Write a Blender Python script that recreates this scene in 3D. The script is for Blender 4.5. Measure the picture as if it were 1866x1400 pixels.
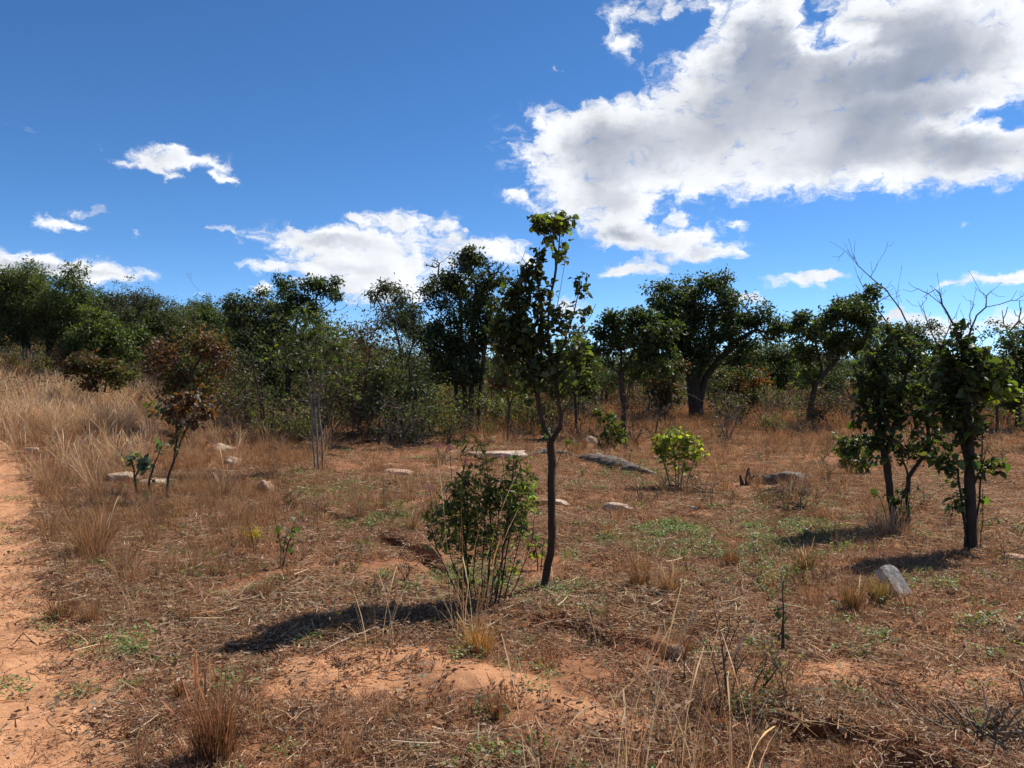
import bpy, math, random
import numpy as np
from mathutils import Vector, Matrix

for o in list(bpy.data.objects):
    bpy.data.objects.remove(o)
SC = bpy.context.scene
COL = SC.collection
RNG = np.random.default_rng(7)

# ------------------------------------------------------------------ camera
F, CX, HZ, EYE = 1437.0, 933.0, 690.0, 1.62        # focal length, centre and horizon of the photograph (pixels), eye height
cam = bpy.data.cameras.new('camera')
cam.sensor_width = 36.0
cam.lens = 36.0 * F / 1866.0
cam.clip_start, cam.clip_end = 0.05, 9000.0
camo = bpy.data.objects.new('camera', cam)
COL.objects.link(camo)
camo.location = (0, 0, EYE)
camo.rotation_euler = (math.radians(90) - math.atan((700 - HZ) / F), 0, 0)
SC.camera = camo

# ------------------------------------------------------------------ sun and sky
SUN_AZ, SUN_EL = math.radians(52), math.radians(50)     # azimuth clockwise from the view direction (+Y)
sd = Vector((math.sin(SUN_AZ) * math.cos(SUN_EL), math.cos(SUN_AZ) * math.cos(SUN_EL), math.sin(SUN_EL)))
sun = bpy.data.lights.new('sun', 'SUN')
sun.energy, sun.angle, sun.color = 5.0, math.radians(0.55), (1.0, 0.945, 0.86)
suno = bpy.data.objects.new('sun', sun)
COL.objects.link(suno)
suno.location = (30, 30, 40)
suno.rotation_euler = sd.to_track_quat('Z', 'Y').to_euler()
SC.view_settings.view_transform = 'Standard'
SC.view_settings.look = 'None'
SC.view_settings.exposure = 0.40
SC.view_settings.gamma = 1.0
SC.view_settings.use_curve_mapping = False
SC.cycles.max_bounces = 4
SC.cycles.diffuse_bounces = 2
SC.cycles.adaptive_threshold = 0.025
SC.cycles.glossy_bounces = 2
SC.cycles.transmission_bounces = 2
SC.cycles.caustics_reflective = False
SC.cycles.caustics_refractive = False

world = bpy.data.worlds.new('World')
SC.world = world
world.use_nodes = True
world.cycles.sampling_method = 'MANUAL'
world.cycles.sample_map_resolution = 512


class NT:
    """tiny helper for node trees"""
    def __init__(s, tree):
        s.t = tree
        s.n, s.l = tree.nodes, tree.links

    def put(s, sock, v):
        if v is None:
            return
        if isinstance(v, bpy.types.NodeSocket):
            s.l.new(v, sock)
        else:
            sock.default_value = v

    def node(s, typ, ins=(), out=0, **kw):
        n = s.n.new(typ)
        for k, v in kw.items():
            setattr(n, k, v)
        for k, v in (ins.items() if isinstance(ins, dict) else enumerate(ins)):
            s.put(n.inputs[k], v)
        return n.outputs[out]

    def math(s, op, a, b=None, c=None, clamp=False):
        return s.node('ShaderNodeMath', [x for x in (a, b, c) if x is not None], operation=op, use_clamp=clamp)

    def vec(s, op, a, b=None, c=None, out=0):
        return s.node('ShaderNodeVectorMath', [x for x in (a, b, c) if x is not None], out=out, operation=op)

    def mix(s, f, a, b, blend='MIX'):
        n = s.n.new('ShaderNodeMix')
        n.data_type, n.blend_type, n.clamp_factor = 'RGBA', blend, True
        s.put(n.inputs[0], f); s.put(n.inputs[6], a); s.put(n.inputs[7], b)
        return n.outputs[2]

    def noise(s, vec, scale, detail=4, rough=0.5, dims='3D', dist=0.0):
        return s.node('ShaderNodeTexNoise', {'Vector': vec, 'Scale': scale, 'Detail': detail, 'Roughness': rough, 'Distortion': dist}, noise_dimensions=dims)

    def smooth(s, x, a, b, lo=0.0, hi=1.0):
        return s.node('ShaderNodeMapRange', [x, a, b, lo, hi], interpolation_type='SMOOTHSTEP')


# clouds, placed by azimuth and elevation: (x, y, half width, half height, weight) read off the photograph
CLOUDS = [
    (1400, 225, 330, 80, .9), (1600, 130, 190, 100, .8), (1180, 285, 150, 70, .8), (1060, 325, 80, 55, .6), (1090, 235, 80, 38, .5),
    (1330, 110, 110, 75, .8), (1390, 40, 60, 60, .6), (1640, 45, 210, 60, .75), (1790, 120, 140, 80, .6), (1680, 265, 230, 45, .7), (1830, 295, 130, 36, .8),
    (1085, 375, 80, 36, .65), (1100, 425, 42, 18, .6), (1030, 270, 60, 50, .4), (1150, 385, 40, 30, .4), (1440, 320, 160, 32, .55),
    (1480, 40, 26, 30, -.8), (1520, 76, 50, 14, -.9), (1580, 100, 60, 12, -.4), (1835, 205, 60, 24, -.9), (1760, 226, 50, 12, -.5), (1090, 165, 90, 20, -.6), (1250, 60, 60, 40, -.6), (1700, 165, 140, 12, -.25),
    (1160, 22, 70, 26, .55), (1130, 75, 34, 22, .5), (1260, 10, 60, 22, .45), (1015, 128, 10, 10, .3), (978, 152, 12, 6, .3),
    (740, 404, 78, 18, .85), (600, 436, 120, 20, .9), (690, 465, 140, 32, .75), (570, 488, 110, 14, .7), (640, 520, 90, 22, .6), (760, 520, 110, 36, .62), (880, 448, 70, 17, .8), (950, 470, 50, 20, .6),
    (1225, 440, 90, 22, .9), (1290, 462, 60, 14, .8), (1140, 430, 46, 18, .7), (1232, 398, 20, 12, .7), (1165, 488, 58, 13, .9), (1125, 498, 30, 8, .6),
    (1450, 510, 34, 11, .8), (1508, 505, 36, 12, .9), (1830, 508, 66, 11, 1.0), (1735, 513, 18, 6, .7), (315, 290, 78, 17, .85), (260, 303, 36, 9, .65), (318, 272, 24, 12, .5), (316, 324, 20, 8, .7),
    (400, 302, 30, 7, .55), (422, 326, 19, 7, .75), (398, 317, 12, 6, .5), (112, 410, 34, 11, .9), (158, 386, 20, 7, .6), (258, 431, 12, 4, .45), (410, 418, 28, 6, .6),
    (90, 486, 100, 20, .95), (185, 502, 52, 13, .8), (20, 490, 60, 14, .6), (468, 524, 26, 12, .7), (370, 540, 34, 5, .4), (1035, 560, 44, 22, .6), (1365, 545, 36, 14, .8),
    (1640, 578, 40, 10, .8), (1715, 603, 60, 13, .85), (1840, 580, 44, 14, .85), (1362, 409, 38, 7, .42), (945, 360, 24, 13, .75), (815, 415, 16, 7, .6), (850, 420, 9, 5, .5), (655, 400, 14, 6, .6), (1740, 415, 22, 6, .3), (30, 225, 20, 9, .25)]


def build_world():
    t = NT(world.node_tree)
    t.n.clear()
    sky = t.n.new('ShaderNodeTexSky')
    sky.sky_type = 'NISHITA'
    sky.sun_disc = False
    sky.sun_elevation, sky.sun_rotation = SUN_EL, SUN_AZ
    sky.altitude, sky.air_density, sky.dust_density, sky.ozone_density = 2600.0, 0.80, 0.0, 5.0
    skyc = t.node('ShaderNodeHueSaturation', {'Hue': 0.499, 'Saturation': 1.15, 'Value': 0.119, 'Color': sky.outputs[0]})
    d = t.node('ShaderNodeTexCoord', out=0)
    sx = t.n.new('ShaderNodeSeparateXYZ')
    t.put(sx.inputs[0], d)
    u = t.math('ARCTAN2', sx.outputs[0], sx.outputs[1])
    e = t.math('ARCSINE', sx.outputs[2])
    p0 = t.node('ShaderNodeCombineXYZ', [u, e, 0.0])
    # fractal warp so the edges break up
    w1 = t.node('ShaderNodeTexNoise', {'Vector': t.vec('MULTIPLY', p0, (1, 1.5, 1)), 'Scale': 24.0, 'Detail': 6.0, 'Roughness': 0.6}, out=1, noise_dimensions='2D')
    p = t.vec('MULTIPLY_ADD', t.vec('SUBTRACT', w1, (.5, .5, .5)), (.055, .030, 0), p0)
    acc = None
    for (x, y, rx, ry, a) in CLOUDS:
        uu = math.atan((x - CX) / F)
        ee = math.atan((HZ - y) / F * math.cos(uu))
        iu, ie = F / rx, F / ry
        q = t.vec('MULTIPLY_ADD', p, (iu, ie, 0), (-uu * iu, -ee * ie, 0))
        g = t.math('POWER', 0.3679, t.vec('DOT_PRODUCT', q, q, out=1))
        acc = t.math('MULTIPLY', g, a) if acc is None else t.math('MULTIPLY_ADD', g, a, acc)
    pn = t.vec('MULTIPLY', p, (1, 1.6, 1))
    n1 = t.noise(pn, 34.0, 8, .66, '2D')
    n2 = t.noise(t.vec('ADD', p0, (0.010, 0.014, 0)), 9.0, 4, .5, '2D')
    n3 = t.noise(p0, 9.0, 4, .5, '2D')

    def cloud(acc, n1, n2, n3):
        fld = t.math('MULTIPLY_ADD', t.math('SUBTRACT', n1, .5), 1.7, t.math('MINIMUM', acc, .92))
        alpha = t.smooth(fld, 0.16, 0.82)
        alpha = t.math('MULTIPLY', alpha, t.smooth(acc, 0.06, 0.30))
        thick = t.math('MULTIPLY_ADD', t.math('SUBTRACT', n3, .5), .7, acc)
        grey = t.smooth(thick, 0.86, 1.7)
        c = t.mix(grey, (0.725, 0.74, 0.765, 1), (0.255, 0.285, 0.355, 1))
        lv = t.math('MULTIPLY_ADD', t.math('SUBTRACT', n3, n2), .9, 1.0)
        lv = t.math('MULTIPLY_ADD', t.math('SUBTRACT', n1, .5), .22, lv)
        c = t.vec('SCALE', c, None)
        t.put(c.node.inputs[3], lv)
        return t.node('ShaderNodeBackground', [t.mix(t.math('MULTIPLY', alpha, 0.97), skyc, c), 1.0])
    bg1 = cloud(acc, n1, n2, n3)
    # the rest of the sky carries the same scattered cumulus
    b0 = t.noise(t.vec('MULTIPLY', p0, (1, 1.8, 1)), 4.2, 3, .5, '2D')
    m0 = t.noise(p0, 20.0, 4, .6, '2D')
    bg2 = cloud(t.math('MULTIPLY', t.smooth(b0, 0.56, 0.74), 1.2), m0, m0, m0)
    outm = t.math('MAXIMUM', t.smooth(t.math('ABSOLUTE', u), 0.74, 0.86), t.smooth(e, 0.56, 0.68))
    mx = t.n.new('ShaderNodeMixShader')
    t.put(mx.inputs[0], outm)
    t.l.new(bg1, mx.inputs[1]); t.l.new(bg2, mx.inputs[2])
    out = t.n.new('ShaderNodeOutputWorld')
    t.l.new(mx.outputs[0], out.inputs[0])


build_world()

# ------------------------------------------------------------------ numeric helpers
def vnoise(x, y, seed=0):
    x = np.asarray(x, float); y = np.asarray(y, float)
    ix, iy = np.floor(x).astype(np.int64), np.floor(y).astype(np.int64)
    fx, fy = x - ix, y - iy
    fx, fy = fx * fx * (3 - 2 * fx), fy * fy * (3 - 2 * fy)

    def hsh(a, b):
        h = (a * 374761393 + b * 668265263 + seed * 974634777) & 0xFFFFFFFF
        h = ((h ^ (h >> 13)) * 1274126177) & 0xFFFFFFFF
        return ((h ^ (h >> 16)) & 0xFFFF) / 65535.0
    a, b, c, d = hsh(ix, iy), hsh(ix + 1, iy), hsh(ix, iy + 1), hsh(ix + 1, iy + 1)
    return (a + (b - a) * fx) * (1 - fy) + (c + (d - c) * fx) * fy


def fbm(x, y, oct=4, seed=0, gain=0.5):
    s, a, n = 0.0, 1.0, 0.0
    for k in range(oct):
        s = s + a * (vnoise(x * 2 ** k + 13.7 * k, y * 2 ** k - 7.1 * k, seed + k) - 0.5)
        n += a
        a *= gain
    return s / n * 2


def ss(a, b, x):
    t = np.clip((x - a) / (b - a), 0, 1)
    return t * t * (3 - 2 * t)


def flat(px, py):
    y = EYE * F / (py - HZ)
    return ((px - CX) / F * y, y)


def seg_dist(x, y, pts):
    best = np.full(np.shape(x), 1e9)
    for (ax, ay), (bx, by) in zip(pts[:-1], pts[1:]):
        dx, dy = bx - ax, by - ay
        t = np.clip(((x - ax) * dx + (y - ay) * dy) / (dx * dx + dy * dy), 0, 1)
        best = np.minimum(best, np.hypot(x - ax - t * dx, y - ay - t * dy))
    return best


PATH_EDGE = np.array([flat(*p) for p in [(260, 1560), (248, 1400), (220, 1290), (192, 1210), (164, 1150), (128, 1090), (88, 1030), (72, 960), (76, 900), (30, 850), (-5, 818), (-60, 790)]])


def path_in(x, y):
    """signed distance-like value: positive inside the sandy path"""
    xr = np.interp(y, PATH_EDGE[:, 1], PATH_EDGE[:, 0])
    return np.minimum(xr - x, x - (xr - 1.75))


BANKS = [  # eroded banks that drop towards the camera: edge line (pixels), drop, reach
    ([(1405, 1322), (1430, 1296), (1470, 1288), (1520, 1292), (1552, 1320)], 0.24, 0.14, 3),
    ([(1600, 1402), (1630, 1374), (1675, 1364), (1720, 1372), (1760, 1402)], 0.26, 0.16, 11),

    ([(930, 1128), (975, 1110), (1020, 1108), (1065, 1122), (1110, 1150), (1180, 1165), (1260, 1190)], 0.16, 0.5, 5),
    ([(672, 982), (705, 978), (745, 992), (785, 1012), (815, 1040)], 0.15, 0.3, 6),
    ([(560, 912), (610, 935), (660, 955)], 0.08, 0.5, 8)]
BANKS = [(np.array([flat(*p) for p in b[0]]),) + b[1:] for b in BANKS]
MOUND = [flat(*p) for p in [(560, 1215), (700, 1190), (800, 1200), (900, 1228), (1000, 1262), (1090, 1295), (1170, 1325)]]
RIDGE = [flat(*p) for p in [(1380, 1240), (1480, 1232), (1560, 1240), (1700, 1250), (1866, 1262)]]
SANDS = [flat(300, 1225) + (.5, .16), flat(590, 1250) + (.55, .16), flat(1330, 1075) + (.5, .2), flat(1640, 1160) + (.5, .2), flat(940, 1120) + (.3, .1), flat(420, 1090) + (.35, .2), flat(250, 1160) + (.5, .12),
         flat(1120, 1125) + (.5, .1), flat(1240, 1180) + (.25, .1), flat(180, 1180) + (.4, .15)]


def H(x, y):
    x = np.asarray(x, float); y = np.asarray(y, float)
    r = np.hypot(x, y)
    near = 1 - ss(25, 60, r)
    h = 0.10 * fbm(x * .35, y * .35, 3, 1) * near + 0.25 * fbm(x * .045, y * .045, 2, 4) * ss(12, 50, r)
    h = h + near * (0.035 * fbm(x * 1.7, y * 1.7, 4, 9) + 0.020 * fbm(x * 7, y * 7, 3, 12))
    h = h + 2.7 * ss(4, 26, -x) * ss(8, 32, y)
    h = h - 0.9 * ss(60, 400, r)
    for (pts, drop, reach, sdn) in BANKS:
        wob = 0.24 * fbm(x * 2.7, y * 0.5, 4, 20 + sdn)
        yb = np.interp(x, pts[:, 0], pts[:, 1]) + wob
        fade = ss(pts[0, 0] - .12, pts[0, 0] + .16, x) * (1 - ss(pts[-1, 0] - .16, pts[-1, 0] + .15, x))
        dd = yb - y
        amp = drop * np.clip(0.75 + 1.8 * fbm(x * 1.6, x * 0 + sdn, 3, 31 + sdn), .2, 1.2)
        h = h - fade * amp * ss(-0.015, 0.05, dd) * np.exp(-np.maximum(dd - .05, 0) / reach)
        h = h + fade * 0.035 * np.exp(-((dd + .15) / .22) ** 2)
    m = seg_dist(x, y, MOUND)
    h = h + 0.034 * np.exp(-(m / .19) ** 2)
    m = seg_dist(x, y, RIDGE)
    h = h + 0.03 * np.exp(-(m / .3) ** 2)
    h = h - 0.045 * ss(-.12, .35, path_in(x, y)) * (1 - ss(20, 30, y))
    hx, hy = flat(1010, 1128)
    h = h - 0.17 * np.exp(-(((x - hx) / .16) ** 2 + ((y - hy) / .10) ** 2) ** 2)
    return h


H0 = float(H(0.0, 0.0))
camo.location.z = EYE


def sandmask(x, y):
    n = fbm(x * 3.5, y * 3.5, 4, 40)
    s = ss(-.08, .06, path_in(x, y) + .12 * n)
    s = np.maximum(s, .9 * ss(0.25, 0.06, seg_dist(x, y, MOUND) + .22 * n))
    s = np.maximum(s, 0.75 * ss(0.36, 0.10, seg_dist(x, y, RIDGE) + .16 * n))
    for (sx, sy, rx, ry) in SANDS:
        s = np.maximum(s, .7 * ss(1.0, .2, np.hypot((x - sx) / rx, (y - sy) / (ry * 2.2)) + .7 * n))
    return s


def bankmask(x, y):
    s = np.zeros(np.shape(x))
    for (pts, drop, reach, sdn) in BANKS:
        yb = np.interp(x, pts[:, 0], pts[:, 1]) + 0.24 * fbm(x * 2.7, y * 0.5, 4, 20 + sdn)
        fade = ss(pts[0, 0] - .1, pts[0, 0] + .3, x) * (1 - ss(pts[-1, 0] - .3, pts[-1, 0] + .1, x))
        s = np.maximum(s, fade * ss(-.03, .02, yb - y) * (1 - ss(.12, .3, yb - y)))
    for (bx, by, rx, ry, a) in [flat(1010, 1150) + (.55, .5, .8), flat(1180, 1190) + (.5, .45, .8), flat(760, 1005) + (.4, .5, .7), flat(420, 1060) + (.3, .4, .6)]:  # eroded hollows: redder soil, with their shade also darkened into the colour
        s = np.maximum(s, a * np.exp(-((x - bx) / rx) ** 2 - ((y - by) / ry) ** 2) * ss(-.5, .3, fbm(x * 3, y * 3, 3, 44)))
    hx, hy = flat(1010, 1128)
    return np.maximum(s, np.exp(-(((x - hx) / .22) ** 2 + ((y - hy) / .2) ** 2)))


YS = np.geomspace(1.2, 400, 6000)


def ground_at(px, py):
    xs = (px - CX) / F * YS
    zs = EYE - (py - HZ) / F * YS
    hit = np.nonzero(zs <= H(xs, YS))[0]
    i = hit[0] if len(hit) else len(YS) - 1
    return Vector((xs[i], YS[i], float(H(xs[i], YS[i]))))


def W(px, py, d, dy=0.0):
    return np.array([(px - CX) / F * d, d + dy, EYE - (py - HZ) / F * d])


# ------------------------------------------------------------------ mesh helpers
def mesh(name, v, faces, mat=None, tint=None, smooth=False, extra=None):
    """faces: list of int arrays (M,k)"""
    me = bpy.data.meshes.new(name)
    v = np.asarray(v, np.float32)
    faces = [np.asarray(f, np.int32) for f in faces if len(f)]
    me.vertices.add(len(v))
    me.vertices.foreach_set('co', v.ravel())
    if faces:
        flatl = np.concatenate([f.ravel() for f in faces])
        tot = np.concatenate([np.full(len(f), f.shape[1], np.int32) for f in faces])
        start = np.concatenate([[0], np.cumsum(tot)[:-1]]).astype(np.int32)
        me.loops.add(len(flatl))
        me.loops.foreach_set('vertex_index', flatl)
        me.polygons.add(len(tot))
        me.polygons.foreach_set('loop_start', start)
        me.polygons.foreach_set('loop_total', tot)
        if smooth:
            me.polygons.foreach_set('use_smooth', np.ones(len(tot), bool))
    if tint is not None:
        a = me.attributes.new('tint', 'FLOAT_COLOR', 'POINT')
        c = np.ones((len(v), 4), np.float32)
        c[:, :3] = tint
        a.data.foreach_set('color', c.ravel())
    for k, val in (extra or {}).items():
        a = me.attributes.new(k, 'FLOAT', 'POINT')
        a.data.foreach_set('value', np.asarray(val, np.float32))
    me.update(calc_edges=True)
    me.validate()
    if mat:
        me.materials.append(mat)
    return me


def obj(name, me, parent=None, loc=None, **props):
    o = bpy.data.objects.new(name, me)
    COL.objects.link(o)
    if loc is not None:
        o.location = loc
    if parent is not None:
        o.parent = parent
    for k, v in props.items():
        o[k] = v
    return o


def thing(name, label, cat, loc, group=None, rotz=0.0):
    o = bpy.data.objects.new(name, None)
    COL.objects.link(o)
    o.empty_display_size = 0.1
    o.location = loc
    o.rotation_euler[2] = rotz
    o['label'], o['category'] = label, cat
    if group:
        o['group'] = group
    return o


# ------------------------------------------------------------------ materials
def new_mat(name):
    m = bpy.data.materials.new(name)
    m.use_nodes = True
    t = NT(m.node_tree)
    t.n.clear()
    out = t.n.new('ShaderNodeOutputMaterial')
    return m, t, out


def leafy(name, rough=.42, spec=.5, trans=.35, tcol=(1.5, 1.7, .55), vary=.25, bump=False):
    m, t, out = new_mat(name)
    c = t.node('ShaderNodeAttribute', out=0, attribute_name='tint')
    r = t.node('ShaderNodeObjectInfo', out=5)
    val = t.math('MULTIPLY_ADD', r, vary * 2, 1 - vary)
    pos = t.node('ShaderNodeNewGeometry', out=0)
    n = t.noise(pos, 9.0, 2)
    val = t.math('MULTIPLY', val, t.math('MULTIPLY_ADD', n, .7, .65))
    c = t.vec('SCALE', c)
    t.put(c.node.inputs[3], val)
    p = t.n.new('ShaderNodeBsdfPrincipled')
    t.put(p.inputs['Base Color'], c)
    p.inputs['Roughness'].default_value = rough
    p.inputs['Specular IOR Level'].default_value = spec
    tr = t.node('ShaderNodeBsdfTranslucent', [t.vec('MULTIPLY', c, tcol)])
    mx = t.n.new('ShaderNodeMixShader')
    mx.inputs[0].default_value = trans
    t.l.new(p.outputs[0], mx.inputs[1])
    t.l.new(tr, mx.inputs[2])
    t.l.new(mx.outputs[0], out.inputs[0])
    return m


M_LEAF = leafy('leaf', .5, .36, .42, (1.7, 1.9, .6))
M_FAR = leafy('far_leaf', .55, .30, .34)
M_DRY = leafy('dry_grass', .85, .08, .38, (1.25, 1.0, .75), .22)
M_WEED = leafy('weed', .5, .4, .35, (1.4, 1.6, .6), .25)


def bark_mat():
    m, t, out = new_mat('bark')
    c = t.node('ShaderNodeAttribute', out=0, attribute_name='tint')
    pos = t.node('ShaderNodeTexCoord', out=3)
    st = t.vec('MULTIPLY', pos, (1, 1, .25))
    n = t.noise(st, 40, 5, .65)
    n2 = t.noise(pos, 6, 3)
    v = t.math('MULTIPLY_ADD', n, 1.1, t.math('MULTIPLY', n2, .7))
    cc = t.vec('SCALE', c)
    t.put(cc.node.inputs[3], v)
    p = t.n.new('ShaderNodeBsdfPrincipled')
    t.put(p.inputs['Base Color'], cc)
    p.inputs['Roughness'].default_value = .85
    p.inputs['Specular IOR Level'].default_value = .2
    b = t.n.new('ShaderNodeBump')
    b.inputs['Strength'].default_value = .8
    b.inputs['Distance'].default_value = .012
    t.put(b.inputs['Height'], n)
    t.l.new(b.outputs[0], p.inputs['Normal'])
    t.l.new(p.outputs[0], out.inputs[0])
    return m


M_BARK = bark_mat()


def soil_mat(name, path=False):
    m, t, out = new_mat(name)
    pos = t.node('ShaderNodeNewGeometry', out=0)
    sand = t.node('ShaderNodeAttribute', out=2, attribute_name='sand')
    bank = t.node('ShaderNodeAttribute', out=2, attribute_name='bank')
    n1 = t.noise(pos, 1.3, 5, .6)
    n2 = t.noise(pos, 14, 6, .65)
    n3 = t.noise(pos, 90, 4, .6)
    soil = t.mix(t.smooth(n1, .3, .7), (.235, .105, .050, 1), (.33, .155, .076, 1))
    soil = t.mix(t.smooth(n2, .45, .75), soil, (.15, .068, .036, 1))
    sandc = t.mix(t.smooth(n2, .3, .75), (.53, .275, .14, 1), (.43, .205, .098, 1))
    if path:
        sandc = t.mix(t.smooth(t.noise(pos, 3.1, 4, .6), .4, .75), sandc, (.31, .145, .07, 1))
    if path:
        vo = t.n.new('ShaderNodeTexVoronoi')
        vo.feature = 'DISTANCE_TO_EDGE'
        vo.inputs['Scale'].default_value = 6.5
        t.put(vo.inputs['Vector'], t.vec('MULTIPLY_ADD', t.node('ShaderNodeTexNoise', {'Vector': pos, 'Scale': 7.0, 'Detail': 4.0}, out=1), (.22, .22, 0), pos))
        crack = t.math('MULTIPLY', t.smooth(vo.outputs[0], .035, .0), t.smooth(t.noise(pos, 2.2, 3), .42, .6))
        sandc = t.mix(t.math('MULTIPLY', crack, .5), sandc, (.24, .105, .05, 1))
        sandc = t.mix(t.smooth(t.noise(pos, 30, 4, .7), .58, .72), sandc, (.60, .36, .21, 1))
    c = t.mix(sand, soil, sandc)
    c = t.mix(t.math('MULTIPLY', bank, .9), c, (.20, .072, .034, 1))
    sp = t.math('MULTIPLY_ADD', n3, .6, .7)
    c = t.vec('SCALE', c)
    t.put(c.node.inputs[3], sp)
    p = t.n.new('ShaderNodeBsdfPrincipled')
    t.put(p.inputs['Base Color'], c)
    p.inputs['Roughness'].default_value = .95
    p.inputs['Specular IOR Level'].default_value = .1
    hgt = t.math('ADD', t.math('MULTIPLY', n2, .9), t.math('MULTIPLY', n3, .22))
    if path:
        hgt = t.math('ADD', hgt, t.math('MULTIPLY', t.noise(t.vec('MULTIPLY', pos, (1, 2.2, 1)), 5.5, 5, .6), 1.3))
        hgt = t.math('MULTIPLY_ADD', crack, -.5, hgt)
    b = t.n.new('ShaderNodeBump')
    b.inputs['Strength'].default_value = .85
    b.inputs['Distance'].default_value = .022
    t.put(b.inputs['Height'], hgt)
    t.l.new(b.outputs[0], p.inputs['Normal'])
    t.l.new(p.outputs[0], out.inputs[0])
    return m


M_SOIL = soil_mat('soil')
M_PATH = soil_mat('path_sand', True)


def rock_mat(name, c1, c2, c3):
    m, t, out = new_mat(name)
    pos = t.node('ShaderNodeTexCoord', out=3)
    n1 = t.noise(pos, 3.0, 5, .6)
    n2 = t.noise(pos, 22, 5, .7)
    n3 = t.noise(pos, 160, 2)
    c = t.mix(t.smooth(n1, .35, .65), c1, c2)
    c = t.mix(t.math('MULTIPLY', t.smooth(n2, .52, .62), .75), c, c3)
    c = t.vec('SCALE', c)
    t.put(c.node.inputs[3], t.math('MULTIPLY_ADD', n3, .5, .75))
    p = t.n.new('ShaderNodeBsdfPrincipled')
    t.put(p.inputs['Base Color'], c)
    p.inputs['Roughness'].default_value = .9
    b = t.n.new('ShaderNodeBump')
    b.inputs['Strength'].default_value = .7
    b.inputs['Distance'].default_value = .02
    t.put(b.inputs['Height'], t.math('ADD', n2, t.math('MULTIPLY', n3, .2)))
    t.l.new(b.outputs[0], p.inputs['Normal'])
    t.l.new(p.outputs[0], out.inputs[0])
    return m


M_PALE = rock_mat('pale_rock', (.40, .26, .165, 1), (.56, .44, .33, 1), (.22, .125, .075, 1))
M_GREY = rock_mat('grey_rock', (.115, .088, .066, 1), (.24, .19, .145, 1), (.05, .038, .03, 1))
M_RUST = rock_mat('rust_rock', (.36, .19, .11, 1), (.50, .33, .22, 1), (.20, .10, .06, 1))
M_SLAB = rock_mat('slab_stone', (.42, .365, .30, 1), (.50, .44, .365, 1), (.27, .24, .21, 1))

# ------------------------------------------------------------------ ground: one sheet out to the horizon
def build_ground():
    dense = np.radians(np.linspace(-46, 46, 430))
    coarse = np.radians(np.linspace(46, 314, 56)[1:-1])
    ang = np.concatenate([dense, coarse])
    rad = np.concatenate([np.geomspace(.5, 2.2, 40)[:-1], np.geomspace(2.2, 30, 520)[:-1], np.geomspace(30, 120, 70)[:-1], np.geomspace(120, 6000, 40)])
    A, R = np.meshgrid(ang, rad)
    x, y = R * np.sin(A), R * np.cos(A)
    z = H(x, y)
    nr, na = x.shape
    v = np.stack([x, y, z], -1).reshape(-1, 3)
    v = np.vstack([v, [[0, 0, float(H(0., 0.))]]])
    i, j = np.meshgrid(np.arange(nr - 1), np.arange(na), indexing='ij')
    j2 = (j + 1) % na
    q = np.stack([i * na + j, (i + 1) * na + j, (i + 1) * na + j2, i * na + j2], -1).reshape(-1, 4)[:, ::-1]
    k = np.arange(na)
    c = np.stack([np.full(na, len(v) - 1), k, (k + 1) % na], -1)[:, ::-1]
    s = np.append(sandmask(x, y).ravel() * (1 - ss(25, 45, R.ravel())), 0)
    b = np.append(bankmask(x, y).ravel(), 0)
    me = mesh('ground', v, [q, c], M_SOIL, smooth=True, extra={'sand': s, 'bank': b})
    obj('ground', me, kind='structure')
    # worn path: its own skin of loose sand, dipping under the soil along a ragged edge
    ys = np.geomspace(1.0, 19, 420)
    us = np.linspace(-.25, 2.0, 110)
    U, Y = np.meshgrid(us, ys)
    xr = np.interp(Y, PATH_EDGE[:, 1], PATH_EDGE[:, 0])
    X = xr - U
    Z = H(X, Y) + .014 * np.clip(path_in(X, Y) * 7 + .8 * fbm(X * 5, Y * 5, 4, 77) + .15, -2, 1) - .004 + .010 * fbm(X * 6, Y * 6, 4, 5, .6)
    nr, na = X.shape
    i, j = np.meshgrid(np.arange(nr - 1), np.arange(na - 1), indexing='ij')
    q = np.stack([i * na + j, i * na + j + 1, (i + 1) * na + j + 1, (i + 1) * na + j], -1).reshape(-1, 4)[:, ::-1]
    me = mesh('path', np.stack([X, Y, Z], -1).reshape(-1, 3), [q], M_PATH, smooth=True, extra={'sand': np.ones(X.size), 'bank': np.zeros(X.size)})
    obj('path', me, kind='structure')


build_ground()

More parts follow.
